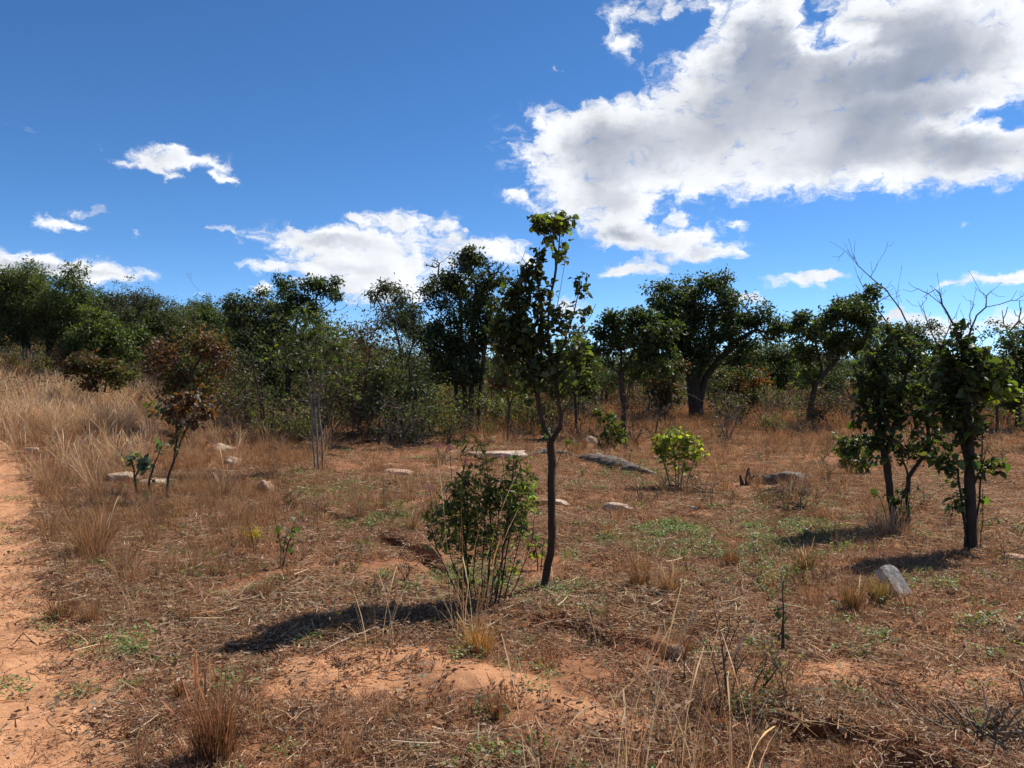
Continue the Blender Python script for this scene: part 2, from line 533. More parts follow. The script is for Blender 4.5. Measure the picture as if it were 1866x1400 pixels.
# ------------------------------------------------------------------ plants: wood
def grow(trunks, attr, rng, step=.2, kink=.10, upw=.8, keep=.12):
    """trunks: list of polylines (N,3); attr: points the twigs must reach. Returns nodes, parents, tips"""
    P, par, plen = [], [], []

    def add(p, pa):
        P.append(np.asarray(p, float)); par.append(pa)
        plen.append(0.0 if pa < 0 else plen[pa] + float(np.linalg.norm(P[-1] - P[pa])))
        return len(P) - 1
    for n, tr in enumerate(trunks):
        tr = np.asarray(tr, float)
        last = -1
        if n and tr[0][2] > .05 + min(t[0][2] for t in map(np.asarray, trunks)):
            last = int(np.argmin(np.linalg.norm(np.array(P) - tr[0], axis=1)))
        else:
            last = add(tr[0], -1)
        for a, b in zip(tr[:-1], tr[1:]):
            L = np.linalg.norm(b - a)
            k = max(1, int(L / step))
            for s in range(1, k + 1):
                j = rng.normal(0, .04 * min(step, L), 3) if s < k else 0
                last = add(a + (b - a) * s / k + j, last)
    ntr = len(P)
    tips = []
    if len(attr):
        attr = np.asarray(attr)
        tp = np.array(P)
        dd = np.array([np.min(np.linalg.norm(tp - a, axis=1)) for a in attr])
        for ai in np.argsort(dd):
            a = attr[ai]
            PP = np.array(P)
            v = a - PP
            d = np.linalg.norm(v, axis=1)
            cost = d + keep * np.array(plen) + upw * np.maximum(0, .25 * d - v[:, 2])
            cost[0] += 1.0
            j = int(np.argmin(cost))
            L = d[j]
            k = max(1, int(math.ceil(L / step)))
            side = rng.normal(0, 1, 3)
            last = j
            st = PP[j]
            for s in range(1, k + 1):
                t = s / k
                off = math.sin(math.pi * t) * L * kink * side + np.array([0, 0, -.10 * L * math.sin(math.pi * t)])
                last = add(st + (a - st) * t + off, last)
            tips.append(last)
    return np.array(P), np.array(par), tips, ntr


def wood_mesh(name, P, par, r0, rtip, sides, color, rng, power=1.95, flare=1.35, taper=.05):
    n = len(P)
    acc = np.zeros(n)
    kids = np.bincount(par[par >= 0], minlength=n)
    acc[kids == 0] = 1.0
    acc += taper
    best = np.full(n, -1); bw = np.zeros(n)
    for i in range(n - 1, -1, -1):
        p = par[i]
        if p >= 0:
            acc[p] += acc[i]
            if acc[i] > bw[p]:
                bw[p], best[p] = acc[i], i
    root = acc[par < 0].max()
    r = np.maximum(rtip, r0 * (acc / root) ** (1 / power))
    for i in np.nonzero(par < 0)[0]:
        r[i] *= flare
    tan = np.zeros((n, 3))
    has = par >= 0
    tan[has] = P[has] - P[par[has]]
    for i in range(n):
        if not has[i]:
            tan[i] = (P[best[i]] - P[i]) if best[i] >= 0 else (0, 0, 1)
        elif best[i] >= 0:
            a = tan[i] / (np.linalg.norm(tan[i]) + 1e-9)
            b = P[best[i]] - P[i]
            tan[i] = a + b / (np.linalg.norm(b) + 1e-9)
    tan /= np.linalg.norm(tan, axis=1)[:, None] + 1e-9
    ph = np.linspace(0, 2 * np.pi, sides, endpoint=False)

    def rings(c, t, rr):
        ref = np.tile(np.array([.31, .95, .07]), (len(c), 1))
        u = np.cross(t, ref); u /= np.linalg.norm(u, axis=1)[:, None] + 1e-9
        w = np.cross(t, u)
        j = 1 + rng.normal(0, .05, (len(c), sides))
        return (c[:, None] + (u[:, None] * np.cos(ph)[None, :, None] + w[:, None] * np.sin(ph)[None, :, None]) * (rr[:, None] * j)[..., None]).reshape(-1, 3)
    V = rings(P, tan, r)
    childs = np.nonzero(has)[0]
    side_c = np.array([c for c in childs if best[par[c]] != c], int)
    sidx = {}
    if len(side_c):
        tc = P[side_c] - P[par[side_c]]
        tc /= np.linalg.norm(tc, axis=1)[:, None] + 1e-9
        V2 = rings(P[par[side_c]], tc, r[side_c] * 1.15)
        for k, c in enumerate(side_c):
            sidx[c] = n + k
        V = np.vstack([V, V2])
    src = np.array([sidx.get(c, par[c]) for c in childs])
    k = np.arange(sides); k2 = (k + 1) % sides
    q = np.stack([src[:, None] * sides + k, src[:, None] * sides + k2, childs[:, None] * sides + k2, childs[:, None] * sides + k], -1).reshape(-1, 4)
    tint = np.tile(np.array(color), (len(V), 1)) * (1 + rng.normal(0, .06, (len(V), 1)))
    return mesh(name, V, [q], M_BARK, tint, smooth=True), r


# ------------------------------------------------------------------ plants: leaves
def tpl_leaf(rows=4, width=.6, cup=.10, curl=.15, prof=None):
    """leaf of unit length along +Y, lying in XY; fine template"""
    v, f = [(0, 0, 0)], []
    prof = prof or [.0, .72, 1.0, .78, .0]
    rows = len(prof) - 1
    for i in range(1, rows):
        y = i / rows
        w = prof[i] * width / 2
        z = -curl * y * y
        v += [(-w, y, z + cup * prof[i]), (0, y, z), (w, y, z + cup * prof[i])]
    v.append((0, 1, -curl))
    f += [(0, 2, 1), (0, 3, 2)]
    for i in range(rows - 2):
        a = 1 + 3 * i
        f += [(a, a + 1, a + 4), (a, a + 4, a + 3), (a + 1, a + 2, a + 5), (a + 1, a + 5, a + 4)]
    a = 1 + 3 * (rows - 2)
    e = len(v) - 1
    f += [(a, a + 1, e), (a + 1, a + 2, e)]
    return np.array(v, float), np.array(f, int)


T_OVAL = tpl_leaf(width=.72, cup=.10, curl=.18, prof=[0, .62, .95, 1.0, .72, 0])
T_LANCE = tpl_leaf(width=.21, cup=.05, curl=.22, prof=[0, .8, 1.0, .7, 0])
T_SIMPLE = (np.array([(0, 0, 0), (-.33, .5, .10), (0, 1, -.10), (.33, .5, .10)], float), np.array([(0, 2, 1), (0, 3, 2)]))
T_NARROW = (np.array([(0, 0, 0), (-.13, .5, .04), (0, 1, -.10), (.13, .5, .04)], float), np.array([(0, 2, 1), (0, 3, 2)]))


def frames(axis, up):
    y = axis / (np.linalg.norm(axis, axis=1)[:, None] + 1e-9)
    x = np.cross(y, up); x /= np.linalg.norm(x, axis=1)[:, None] + 1e-9
    z = np.cross(x, y)
    return np.stack([x, y, z], -1)      # columns


def leaf_geo(tpl, pos, R, size):
    tv, tf = tpl
    n, k = len(pos), len(tv)
    v = np.einsum('nij,kj->nki', R, tv) * size[:, None, None] + pos[:, None]
    f = (tf[None] + (np.arange(n) * k)[:, None, None]).reshape(-1, tf.shape[1])
    return v.reshape(-1, 3), f, k


def pick(pal, n, rng, spread=.22):
    pal = np.array([p[:3] for p in pal]); 
    c = pal[rng.integers(0, len(pal), n)]
    return np.clip(c * (1 + rng.normal(0, spread, (n, 1))) * (1 + rng.normal(0, .06, (n, 3))), .004, .9)


GREEN = [(0.0591, 0.0806, 0.0236), (0.0484, 0.071, 0.0215), (0.0752, 0.0968, 0.028)]
DARKG = [(0.0409, 0.0559, 0.0236), (0.0495, 0.0645, 0.0258), (0.0591, 0.0752, 0.028)]
OLIVE = [(0.0914, 0.1021, 0.0344), (0.0752, 0.086, 0.0323), (0.1075, 0.1129, 0.0387)]
LIME = [(.15, .19, .035), (.12, .16, .03), (.19, .21, .04)]
YELLOW = [(.36, .33, .05), (.28, .28, .045), (.20, .23, .04)]
RUSSET = [(.13, .055, .028), (.17, .065, .030), (.075, .060, .028), (.10, .045, .026)]
GREYG = [(0.0806, 0.086, 0.0559), (0.0968, 0.0946, 0.0624), (0.0645, 0.071, 0.043)]
FINEG = [(0.0806, 0.1021, 0.0344), (0.0645, 0.086, 0.0301), (0.1021, 0.1204, 0.0409)]


def leaf_cloud(centers, sig, n, rng, size, droop=.35, radial=None, csig=.45):
    """positions, frames, sizes of n leaves clustered round the twig ends"""
    c = np.asarray(centers)
    w = rng.gamma(1.2, 1, len(c)); w /= w.sum()
    idx = rng.choice(len(c), n, p=w)
    off = rng.normal(0, 1, (n, 3)) * sig * np.array([1, 1, .72])
    pos = c[idx] + off
    ax = off / (np.linalg.norm(off, axis=1)[:, None] + 1e-9) + rng.normal(0, .7, (n, 3)) + np.array([0, 0, -droop])
    up = np.array([0, 0, 1.0]) + rng.normal(0, .75, (n, 3))
    s = size * np.clip(rng.normal(1, .25, n), .5, 1.6)
    return pos, frames(ax, up), s, idx


def blob_points(blobs, d, base, n, rng, deep=1.0, lump=False):
    """blobs in photograph pixels (cx, cy, rx, ry[, weight[, depth shift m]]) -> points local to base"""
    s = d / F
    wts = np.array([b[2] * b[3] * max(b[2], b[3]) ** .5 * (b[4] if len(b) > 4 else 1) for b in blobs], float)
    cnt = rng.multinomial(n, wts / wts.sum())
    pts, own = [], []
    for bi, (b, m) in enumerate(zip(blobs, cnt)):
        m = max(m, 1)
        if lump:
            kk = max(3, m // 5)
            sc_ = rng.normal(0, 1, (kk, 3)); sc_ /= np.linalg.norm(sc_, axis=1)[:, None]
            sc_ *= rng.uniform(.35, 1.12, (kk, 1))
            q = sc_[rng.integers(0, kk, m)] + rng.normal(0, .22, (m, 3))
        else:
            q = rng.normal(0, 1, (m, 3)); q /= np.linalg.norm(q, axis=1)[:, None]
            q *= rng.uniform(.15, 1, (m, 1)) ** (1 / 2.2)
        c = W(b[0], b[1], d) - base
        rr = np.array([b[2] * s, b[2] * s * deep, b[3] * s])
        pts.append(c + q * rr + np.array([0, b[5] if len(b) > 5 else 0, 0]))
        own += [bi] * m
    return np.vstack(pts), np.array(own)


BARK_DARK, BARK_GREY, BARK_PALE, BARK_RED = (.070, .052, .038), (.125, .10, .078), (.29, .245, .195), (.16, .08, .048)


def base_of(px, d):
    x = (px - CX) / F * d
    return np.array([x, d, float(H(x, d))])


def pxline(pts, d, base, rng=None, wob=0.0):
    out = []
    for i, p in enumerate(pts):
        q = W(p[0], p[1], d) - base
        q[1] += p[2] if len(p) > 2 else (rng.normal(0, wob) if rng is not None and i else 0)
        out.append(q)
    return np.array(out)


def with_twigs(lines, rng, n, lmin, lmax):
    """adds fine side twigs along bare limbs"""
    out = list(lines)
    for _ in range(n):
        L = lines[int(rng.integers(len(lines)))]
        i = int(rng.integers(1, len(L)))
        a = L[i - 1] + (L[i] - L[i - 1]) * rng.uniform(.1, .95)
        t = L[i] - L[i - 1]; t = t / (np.linalg.norm(t) + 1e-9)
        sv = rng.normal(0, 1, 3) * np.array([1, .7, 1]) ; sv /= np.linalg.norm(sv)
        ln = rng.uniform(lmin, lmax)
        m = a + (t * .6 + sv * .8) * ln * .5
        out.append(np.array([a, m, m + (t * .8 + sv * .5 + np.array([0, 0, .4])) * ln * .5]))
    return out


def tree(name, label, px, d, trunks, blobs, nattr, nleaf, size, pal, seed, r0=.06, bark=BARK_DARK, sig=.16, deep=.9, tpl=T_SIMPLE, cat='tree',
         group='trees and bushes of the dry bush', accents=(), sides=6, step=.22, kink=.10, dead=(), rtip=.004, twig_blobs=None, droop=.35, parts=('trunk', 'crown')):
    """a tree whose limbs reach through crown lobes; trunks, blobs and dead limbs are read off the photograph"""
    rng = np.random.default_rng(seed)
    base = base_of(px, d)
    root = thing(name, label, cat, base, group)
    tr = [pxline(t, d, base, rng, .25 * r0) for t in trunks]
    for q in tr:                                           # stems that begin at the ground start just under it
        if abs(q[0][2]) < .35:
            q[0][2] = float(H(base[0] + q[0][0], base[1] + q[0][1])) - base[2] - .05
    pts, own = blob_points(blobs, d, base, int(nattr * .8), rng, deep, True)
    if twig_blobs:
        tw, _ = blob_points(twig_blobs, d, base, max(10, nattr // 4), rng, deep)
    P, par, tips, ntr = grow(tr, pts if not twig_blobs else np.vstack([pts, tw]), rng, step, kink)
    me, r = wood_mesh('trunk', P, par, r0, rtip, sides, bark, rng)
    obj(parts[0], me, root)
    nleaf = int(nleaf * 1.25)
    pos, R, s, idx = leaf_cloud(pts, sig * .78, nleaf, rng, size * 1.3, droop)
    v, f, k = leaf_geo(tpl, pos, R, s)
    c = pick(pal, nleaf, rng)
    for (bi, ap, frac) in accents:                        # lobes with leaves of another colour
        m = np.isin(own[idx], bi) & (rng.random(nleaf) < frac)
        c[m] = pick(ap, int(m.sum()), rng)
    obj(parts[1], mesh('crown', v, [f], M_FAR, np.repeat(c, k, 0)), root)
    for dl in dead:
        q = [pxline(t, d, base, rng, .02) for t in dl]
        P2, par2, _, _ = grow(with_twigs(q, rng, 8, .2, .5), [], rng, step * .6)
        me, _ = wood_mesh('branch', P2, par2, r0 * .38, .0035, 5, BARK_GREY, rng, flare=1.0)
        obj('branch', me, root)
    return root


# ------------------------------------------------------------------ mid-distance and far trees, left to right
tree('fine_leaved_tree', 'broad fine-leaved green tree rising behind the straw grass at the far left', 70, 31, [[(60, 690), (50, 640), (40, 590), (30, 550)], [(75, 690), (90, 630), (110, 580), (130, 540)]],
     [(40, 560, 75, 60), (100, 545, 80, 50), (10, 520, 60, 35), (75, 510, 60, 22), (150, 570, 60, 45), (-40, 560, 60, 60), (60, 615, 90, 40), (150, 620, 60, 30), (-40, 610, 50, 50)],
     560, 30000, .115, FINEG, 101, .16, sig=.20, tpl=T_NARROW, deep=.8)
tree('thin_crowned_tree', 'grey-brown thin-crowned tree with spreading twiggy top behind the leftmost green tree', 225, 36, [[(232, 690), (228, 630), (215, 590), (200, 555)], [(229, 620), (250, 575), (270, 545)]],
     [(235, 552, 55, 22), (275, 548, 34, 14), (200, 575, 45, 25), (250, 590, 55, 25), (215, 620, 50, 25)], 380, 11000, .105, GREYG, 102, .13, sig=.15, tpl=T_NARROW, bark=BARK_GREY)
tree('bushy_tree', 'bright mid-green bushy tree low in front of the thin-crowned tree', 190, 30, [[(190, 690), (190, 640), (185, 600)]], [(175, 595, 45, 28), (215, 610, 40, 30), (160, 630, 40, 25), (205, 640, 45, 22)], 200, 8000, .075, FINEG + LIME[:1], 103, .09, sig=.15)
tree('bushy_tree', 'rounded mid-green tree with low crown right of the thin-crowned tree', 310, 35, [[(310, 695), (310, 640), (318, 600)]], [(295, 590, 50, 28), (345, 580, 50, 26), (385, 585, 35, 24), (320, 620, 60, 30), (265, 620, 40, 30), (385, 620, 40, 25)],
     300, 12000, .075, FINEG + GREEN, 104, .11, sig=.18)
tree('russet_tree', 'small russet-leaved tree with rounded crown at the edge of the straw grass', 338, 20.5, [[(338, 742), (336, 710), (330, 680), (318, 655)], [(337, 715), (350, 680), (366, 650)]],
     [(318, 640, 38, 24), (378, 632, 34, 24), (285, 662, 24, 20), (345, 680, 46, 16), (398, 668, 22, 28), (352, 612, 30, 12), (300, 690, 24, 14), (385, 700, 26, 22), (335, 712, 30, 20), (410, 640, 14, 12), (262, 640, 12, 8)], 200, 3600, .07, RUSSET, 105, .05, sig=.2,
     accents=[([5, 1], OLIVE, .35), ([3, 6], GREEN, .4), ([7, 8], OLIVE + LIME, .5)])
tree('leafy_bush', 'mixed green and russet bush between straw grass and the russet tree', 185, 23, [[(185, 715), (182, 690)], [(190, 715), (200, 680)], [(178, 715), (165, 685)]],
     [(165, 680, 34, 26), (205, 685, 36, 22), (185, 665, 40, 18), (155, 660, 20, 16)], 120, 3000, .07, RUSSET + OLIVE, 106, .03, sig=.12, cat='bush', parts=('stem', 'crown'), accents=[([1], LIME, .4)])
tree('dark_tree', 'dark purplish-grey rounded tree with leaning trunk left of the pale-stemmed sapling', 500, 27, [[(505, 722), (488, 690), (470, 665), (455, 640), (445, 600)], [(472, 668), (485, 620), (490, 580)]],
     [(440, 570, 42, 34), (470, 590, 44, 40), (430, 610, 36, 34), (480, 550, 28, 22), (455, 640, 50, 26), (500, 610, 28, 40)], 260, 9000, .07, DARKG + GREYG[:1], 107, .10, sig=.15)
tree('dark_tree', 'dark green tree with knobbly top and a lime-green patch, behind the pale-stemmed sapling', 530, 25, [[(520, 735), (525, 690), (530, 640), (540, 590), (548, 550)], [(531, 640), (555, 600), (590, 560)]],
     [(520, 540, 34, 26), (565, 530, 38, 22), (605, 525, 22, 16), (545, 570, 46, 30), (500, 600, 30, 40), (590, 580, 34, 26), (535, 630, 54, 36), (510, 690, 44, 28), (565, 670, 40, 30)], 330, 10500, .07, DARKG + GREEN, 108, .10, sig=.13,
     accents=[([5], LIME, .6), ([7], LIME, .15)])
tree('pale_stemmed_sapling', 'sparse sapling with three thin pale stems standing alone on the brown grass', 582, 13.6,
     [[(580, 862), (578, 810), (574, 760), (573, 700), (566, 640), (545, 590)], [(588, 862), (586, 800), (580, 745), (585, 690), (600, 640), (625, 590)], [(574, 860), (570, 800), (568, 730), (560, 680), (540, 640)]],
     [(545, 590, 40, 40), (600, 590, 45, 40), (630, 640, 35, 40), (560, 660, 45, 40), (520, 640, 30, 40), (600, 690, 40, 30)], 230, 1000, .058, OLIVE + GREEN, 109, .020, bark=(.20, .165, .13), sig=.10, step=.12, accents=[([1], LIME, .3), ([4], LIME, .4)], rtip=.0025)
tree('scrubby_tree', 'bare-twigged scrubby tree with purplish haze of twigs right of the pale-stemmed sapling', 650, 21, [[(645, 775), (640, 720), (634, 660), (625, 620)], [(655, 775), (662, 720), (672, 660), (680, 610)]],
     [(640, 620, 40, 40), (680, 610, 40, 34), (620, 680, 40, 40), (680, 680, 44, 40), (650, 730, 50, 30)], 330, 2400, .055, RUSSET + GREYG, 110, .05, bark=BARK_RED, sig=.14, step=.14, rtip=.003)
tree('feathery_tree', 'feathery pale green tree with rust-coloured trunk left of the tall dark clump', 738, 23.5, [[(742, 778), (738, 720), (735, 680), (728, 630), (718, 590), (700, 550)], [(736, 690), (748, 640), (765, 590)]],
     [(690, 535, 30, 16), (715, 550, 34, 24), (745, 565, 38, 26), (720, 590, 40, 24), (765, 590, 22, 26), (690, 560, 18, 14)], 150, 2600, .11, FINEG + GREYG, 111, .055, bark=BARK_RED, sig=.13, tpl=T_NARROW, droop=1.1)
tree('tall_dark_tree', 'tall dark tree with a clump of upright stems left of the central young tree', 850, 23, [[(832, 790), (834, 740), (830, 690), (815, 640), (800, 580)], [(842, 792), (848, 740), (845, 690), (840, 620), (838, 540)],
     [(858, 790), (860, 730), (858, 680), (862, 600), (868, 520)], [(872, 788), (874, 730), (878, 680), (885, 620), (895, 560)], [(848, 700), (828, 660), (822, 600)], [(880, 790), (884, 740), (895, 690)]],
     [(830, 475, 16, 14), (865, 490, 40, 28), (810, 530, 34, 40), (850, 545, 44, 44), (895, 540, 30, 40), (800, 600, 36, 44), (850, 620, 50, 44), (895, 610, 28, 44), (810, 660, 40, 28), (860, 680, 44, 30), (785, 520, 10, 24)],
     560, 19000, .066, DARKG, 112, .085, sig=.13, accents=[([4, 7], OLIVE, .3)], twig_blobs=[(790, 480, 20, 10), (905, 490, 25, 20)])
tree('dark_tree', 'open-crowned dark tree with leaning forked trunk right of the central young tree', 1135, 22, [[(1137, 792), (1138, 740), (1132, 700), (1132, 650), (1128, 600)], [(1133, 690), (1110, 660), (1100, 630)], [(1134, 680), (1155, 640), (1165, 600)]],
     [(1105, 600, 20, 24), (1130, 590, 30, 26), (1165, 580, 36, 22), (1150, 615, 44, 26), (1195, 600, 34, 30), (1200, 640, 40, 34), (1110, 640, 28, 24), (1175, 660, 44, 24), (1070, 640, 24, 20), (1080, 600, 16, 12)], 300, 7600, .08, DARKG + GREEN, 113, .075, sig=.12)
tree('wide_crowned_tree', 'largest wide-crowned dark tree with thick trunk right of centre', 1270, 29, [[(1268, 768), (1266, 735), (1264, 700), (1258, 670), (1248, 630), (1240, 580)], [(1264, 700), (1282, 665), (1296, 620), (1300, 570)], [(1277, 770), (1276, 730), (1284, 690), (1310, 655), (1345, 620), (1380, 600)]],
     [(1205, 525, 34, 14), (1250, 530, 46, 24), (1305, 520, 34, 20), (1285, 560, 60, 36), (1230, 570, 44, 34), (1340, 575, 46, 34), (1390, 585, 36, 24), (1255, 615, 56, 34), (1320, 620, 56, 32), (1395, 610, 30, 20), (1265, 660, 54, 28), (1225, 620, 30, 40), (1340, 660, 40, 18)],
     520, 21000, .085, DARKG + GREEN[:1], 114, .24, sig=.20, sides=8)
tree('bushy_tree', 'mid-green layered tree low behind the wide-crowned tree', 1420, 42, [[(1420, 742), (1420, 700), (1415, 660)]], [(1400, 640, 50, 22), (1440, 650, 44, 24), (1370, 660, 36, 22), (1415, 680, 60, 20), (1460, 675, 30, 24)], 240, 8000, .10, FINEG + GREEN, 115, .13, sig=.24)
tree('leaning_tree', 'leaning tree with curved dark trunk and layered crown behind the right-hand big-leaved tree', 1475, 25, [[(1472, 778), (1478, 735), (1486, 700), (1508, 675), (1525, 655), (1535, 620), (1545, 570)], [(1500, 685), (1490, 640), (1480, 600)]],
     [(1545, 545, 36, 18), (1580, 545, 24, 18), (1510, 565, 34, 26), (1470, 590, 26, 22), (1560, 580, 40, 24), (1500, 605, 48, 28), (1550, 620, 44, 26), (1465, 625, 24, 18), (1590, 600, 24, 30), (1500, 645, 46, 20), (1470, 670, 20, 22)], 330, 9500, .085, DARKG + GREEN, 116, .085, sig=.14,
     accents=[([5, 9], OLIVE, .6), ([10, 7], LIME, .35)])
tree('dark_tree', 'distant dark rounded tree crown behind the bare branches at the right', 1650, 44, [[(1650, 735), (1650, 690), (1650, 650)]], [(1620, 615, 50, 26), (1670, 610, 44, 26), (1700, 625, 34, 30), (1640, 650, 60, 30)], 220, 8000, .10, DARKG, 117, .15, sig=.24)
tree('dark_tree', 'dark bushy tree cut by the right-hand edge of the picture', 1858, 24, [[(1856, 775), (1856, 730), (1850, 690), (1848, 650)], [(1855, 720), (1875, 660), (1880, 600)]],
     [(1840, 640, 26, 24), (1870, 630, 34, 34), (1845, 680, 28, 28), (1885, 690, 30, 40), (1850, 720, 26, 20)], 200, 5600, .075, DARKG + GREEN[:1], 118, .10, sig=.14,
     dead=[[[(1852, 660), (1845, 625), (1830, 590), (1825, 565)], [(1838, 605), (1855, 585), (1862, 560)]]])
tree('scrubby_tree', 'thin scrubby tree with russet tinge between the forked dark tree and the wide-crowned tree', 1205, 26, [[(1203, 775), (1202, 730), (1205, 690)], [(1210, 775), (1215, 720), (1220, 680)]], [(1195, 690, 28, 30), (1225, 690, 28, 34), (1210, 730, 30, 20)], 150, 2600, .07, OLIVE + RUSSET[:2], 119, .045, sig=.13)
tree('scrubby_tree', 'orange-tinged scrub tree right of the thick trunk of the wide-crowned tree', 1345, 31, [[(1345, 755), (1345, 720), (1340, 690)]], [(1325, 695, 30, 20), (1365, 690, 30, 16), (1345, 715, 36, 18)], 130, 2600, .08, GREEN + RUSSET[:1], 120, .05, sig=.16, accents=[([1], [(.32, .08, .03)], .55)])
tree('slender_tree', 'slender dark-stemmed tree just behind the foot of the feathery tree', 690, 19, [[(690, 795), (692, 740), (700, 690), (695, 650)]], [(690, 660, 26, 24), (700, 700, 26, 24), (680, 735, 24, 22)], 110, 1300, .06, GREYG + OLIVE, 121, .028, sig=.11)
tree('slender_tree', 'slender leafy tree between the tall dark clump and the central young tree', 925, 20, [[(925, 790), (928, 740), (922, 690), (930, 640)], [(927, 740), (945, 700), (950, 660)]], [(920, 660, 30, 30), (950, 690, 30, 30), (915, 710, 24, 24), (940, 630, 26, 24)], 150, 2300, .065, OLIVE + RUSSET[:2], 122, .03, sig=.12, accents=[([1], LIME, .3)])
tree('slender_tree', 'slender twiggy tree close behind the right side of the central young tree', 1050, 24, [[(1050, 775), (1048, 720), (1052, 680), (1045, 640)]], [(1045, 650, 30, 30), (1065, 690, 26, 26), (1030, 700, 26, 26), (1060, 620, 24, 18)], 150, 3000, .075, GREEN + OLIVE, 123, .04, sig=.14)

# ------------------------------------------------------------------ near trees: every large leaf is its own piece
LEAFMESH = {}


def leaf_variants(key, tpl, pal, n, seed):
    if key not in LEAFMESH:
        rng = np.random.default_rng(seed)
        c = pick(pal, n, rng, .15)
        LEAFMESH[key] = []
        for i in range(n):
            v, f = tpl
            v = v.copy()
            v[:, 2] += rng.normal(0, .12) * v[:, 0] / .3 + rng.normal(-.12, .18) * v[:, 1] ** 2 + rng.normal(.0, .5) * np.abs(v[:, 0])
            v[:, 0] *= rng.uniform(.65, 1.15)
            v[:, 0] += rng.normal(0, .10) * v[:, 1] ** 2
            LEAFMESH[key].append(mesh('leaf', v, [f], M_LEAF, np.tile(c[i], (len(v), 1))))
    return LEAFMESH[key]


def near_plant(name, label, cat, px, d, trunks, lobes, seed, r0, tpl, size, bark, key, pals, nattr, per_tip=4, whorl=.05, sides=8, dead=(), max_leaf=300, step=.07, kink=.10, group=None, deep=.8, droop=.5, rtip=.002, flowers=0, upw=.5):
    """lobes: (cx, cy, rx, ry, weight, palette index); leaves sit along the twigs that reach into the lobes"""
    rng = np.random.default_rng(seed)
    base = base_of(px, d)
    root = thing(name, label, cat, base, group)
    tr = [pxline(t, d, base, rng, .02) for t in trunks]
    for q in tr:
        if abs(q[0][2]) < .15:
            q[0][2] = float(H(base[0] + q[0][0], base[1] + q[0][1])) - base[2] - .04
    pts, own = blob_points([l[:5] for l in lobes], d, base, nattr, rng, deep)
    P, par, tips, ntr = grow(tr, pts, rng, step, kink, upw)
    me, r = wood_mesh('trunk', P, par, r0, rtip, sides, bark, rng, flare=1.7)
    obj('trunk' if cat == 'tree' else 'stem', me, root)
    order = np.argsort([np.min(np.linalg.norm(np.array(P[:ntr]) - a, axis=1)) for a in pts])
    pos, ax, pl = [], [], []
    for k, tnode in enumerate(tips):
        ow = lobes[own[order[k]]]
        m = max(1, int(rng.poisson(per_tip)))
        i = tnode
        tdir = P[tnode] - P[par[tnode]]
        tdir = tdir / (np.linalg.norm(tdir) + 1e-9)
        for q in range(m):
            back = rng.uniform(0, 1) ** 1.5 * whorl * 3
            sidev = rng.normal(0, 1, 3)
            sidev -= tdir * np.dot(sidev, tdir)
            sidev /= np.linalg.norm(sidev) + 1e-9
            pos.append(P[tnode] - tdir * back + sidev * .006)
            ax.append(sidev + tdir * .7 + np.array([0, 0, -droop * rng.uniform(0, 1.6)]))
            pl.append(ow[5] if len(ow) > 5 else 0)
    pos, ax, pl = np.array(pos), np.array(ax), np.array(pl)
    n = len(pos)
    R = frames(ax, np.array([0, 0, 1.0]) + rng.normal(0, .5, (n, 3)))
    s = size * np.clip(rng.normal(1, .36, n), .4, 1.75)
    cam_dir = np.array([0, -1, .0])
    vis = pos[:, 1] - .25 * s / size + rng.normal(0, .06, n)
    big = np.argsort(vis)[:max_leaf]
    rest = np.setdiff1d(np.arange(n), big)
    if len(rest):
        v, f, k = leaf_geo(tpl, pos[rest], R[rest], s[rest])
        vv = v.reshape(len(rest), k, 3)
        vv += (rng.normal(0, .09, (len(rest), k, 3)) * s[rest][:, None, None])
        v = vv.reshape(-1, 3)
        c = np.vstack([pick(pals[pl[i]], 1, rng, .2) for i in rest])
        crown = obj('crown', mesh('crown', v, [f], M_LEAF, np.repeat(c, k, 0)), root, kind='stuff')
    else:
        crown = bpy.data.objects.new('crown', None)
        COL.objects.link(crown)
        crown.parent = root
    for i in big:
        ms = leaf_variants((key, int(pl[i])), tpl, pals[pl[i]], 16, seed + 5 + int(pl[i]))
        o = obj('leaf', ms[int(rng.integers(len(ms)))], crown)
        M = np.eye(4)
        M[:3, :3] = R[i] * s[i]
        M[:3, 3] = pos[i]
        o.matrix_local = Matrix(M.tolist())
    for dl in dead:
        q = [pxline(t, d, base, rng, .02) for t in dl]
        P2, par2, _, _ = grow(with_twigs(q, rng, 13, .06, .2), [], rng, .05)
        me, _ = wood_mesh('branch', P2, par2, r0 * .21, .0016, 5, BARK_GREY, rng, flare=1.0, power=1.6, taper=.12)
        obj('branch', me, root)
    return root, P, tips, base


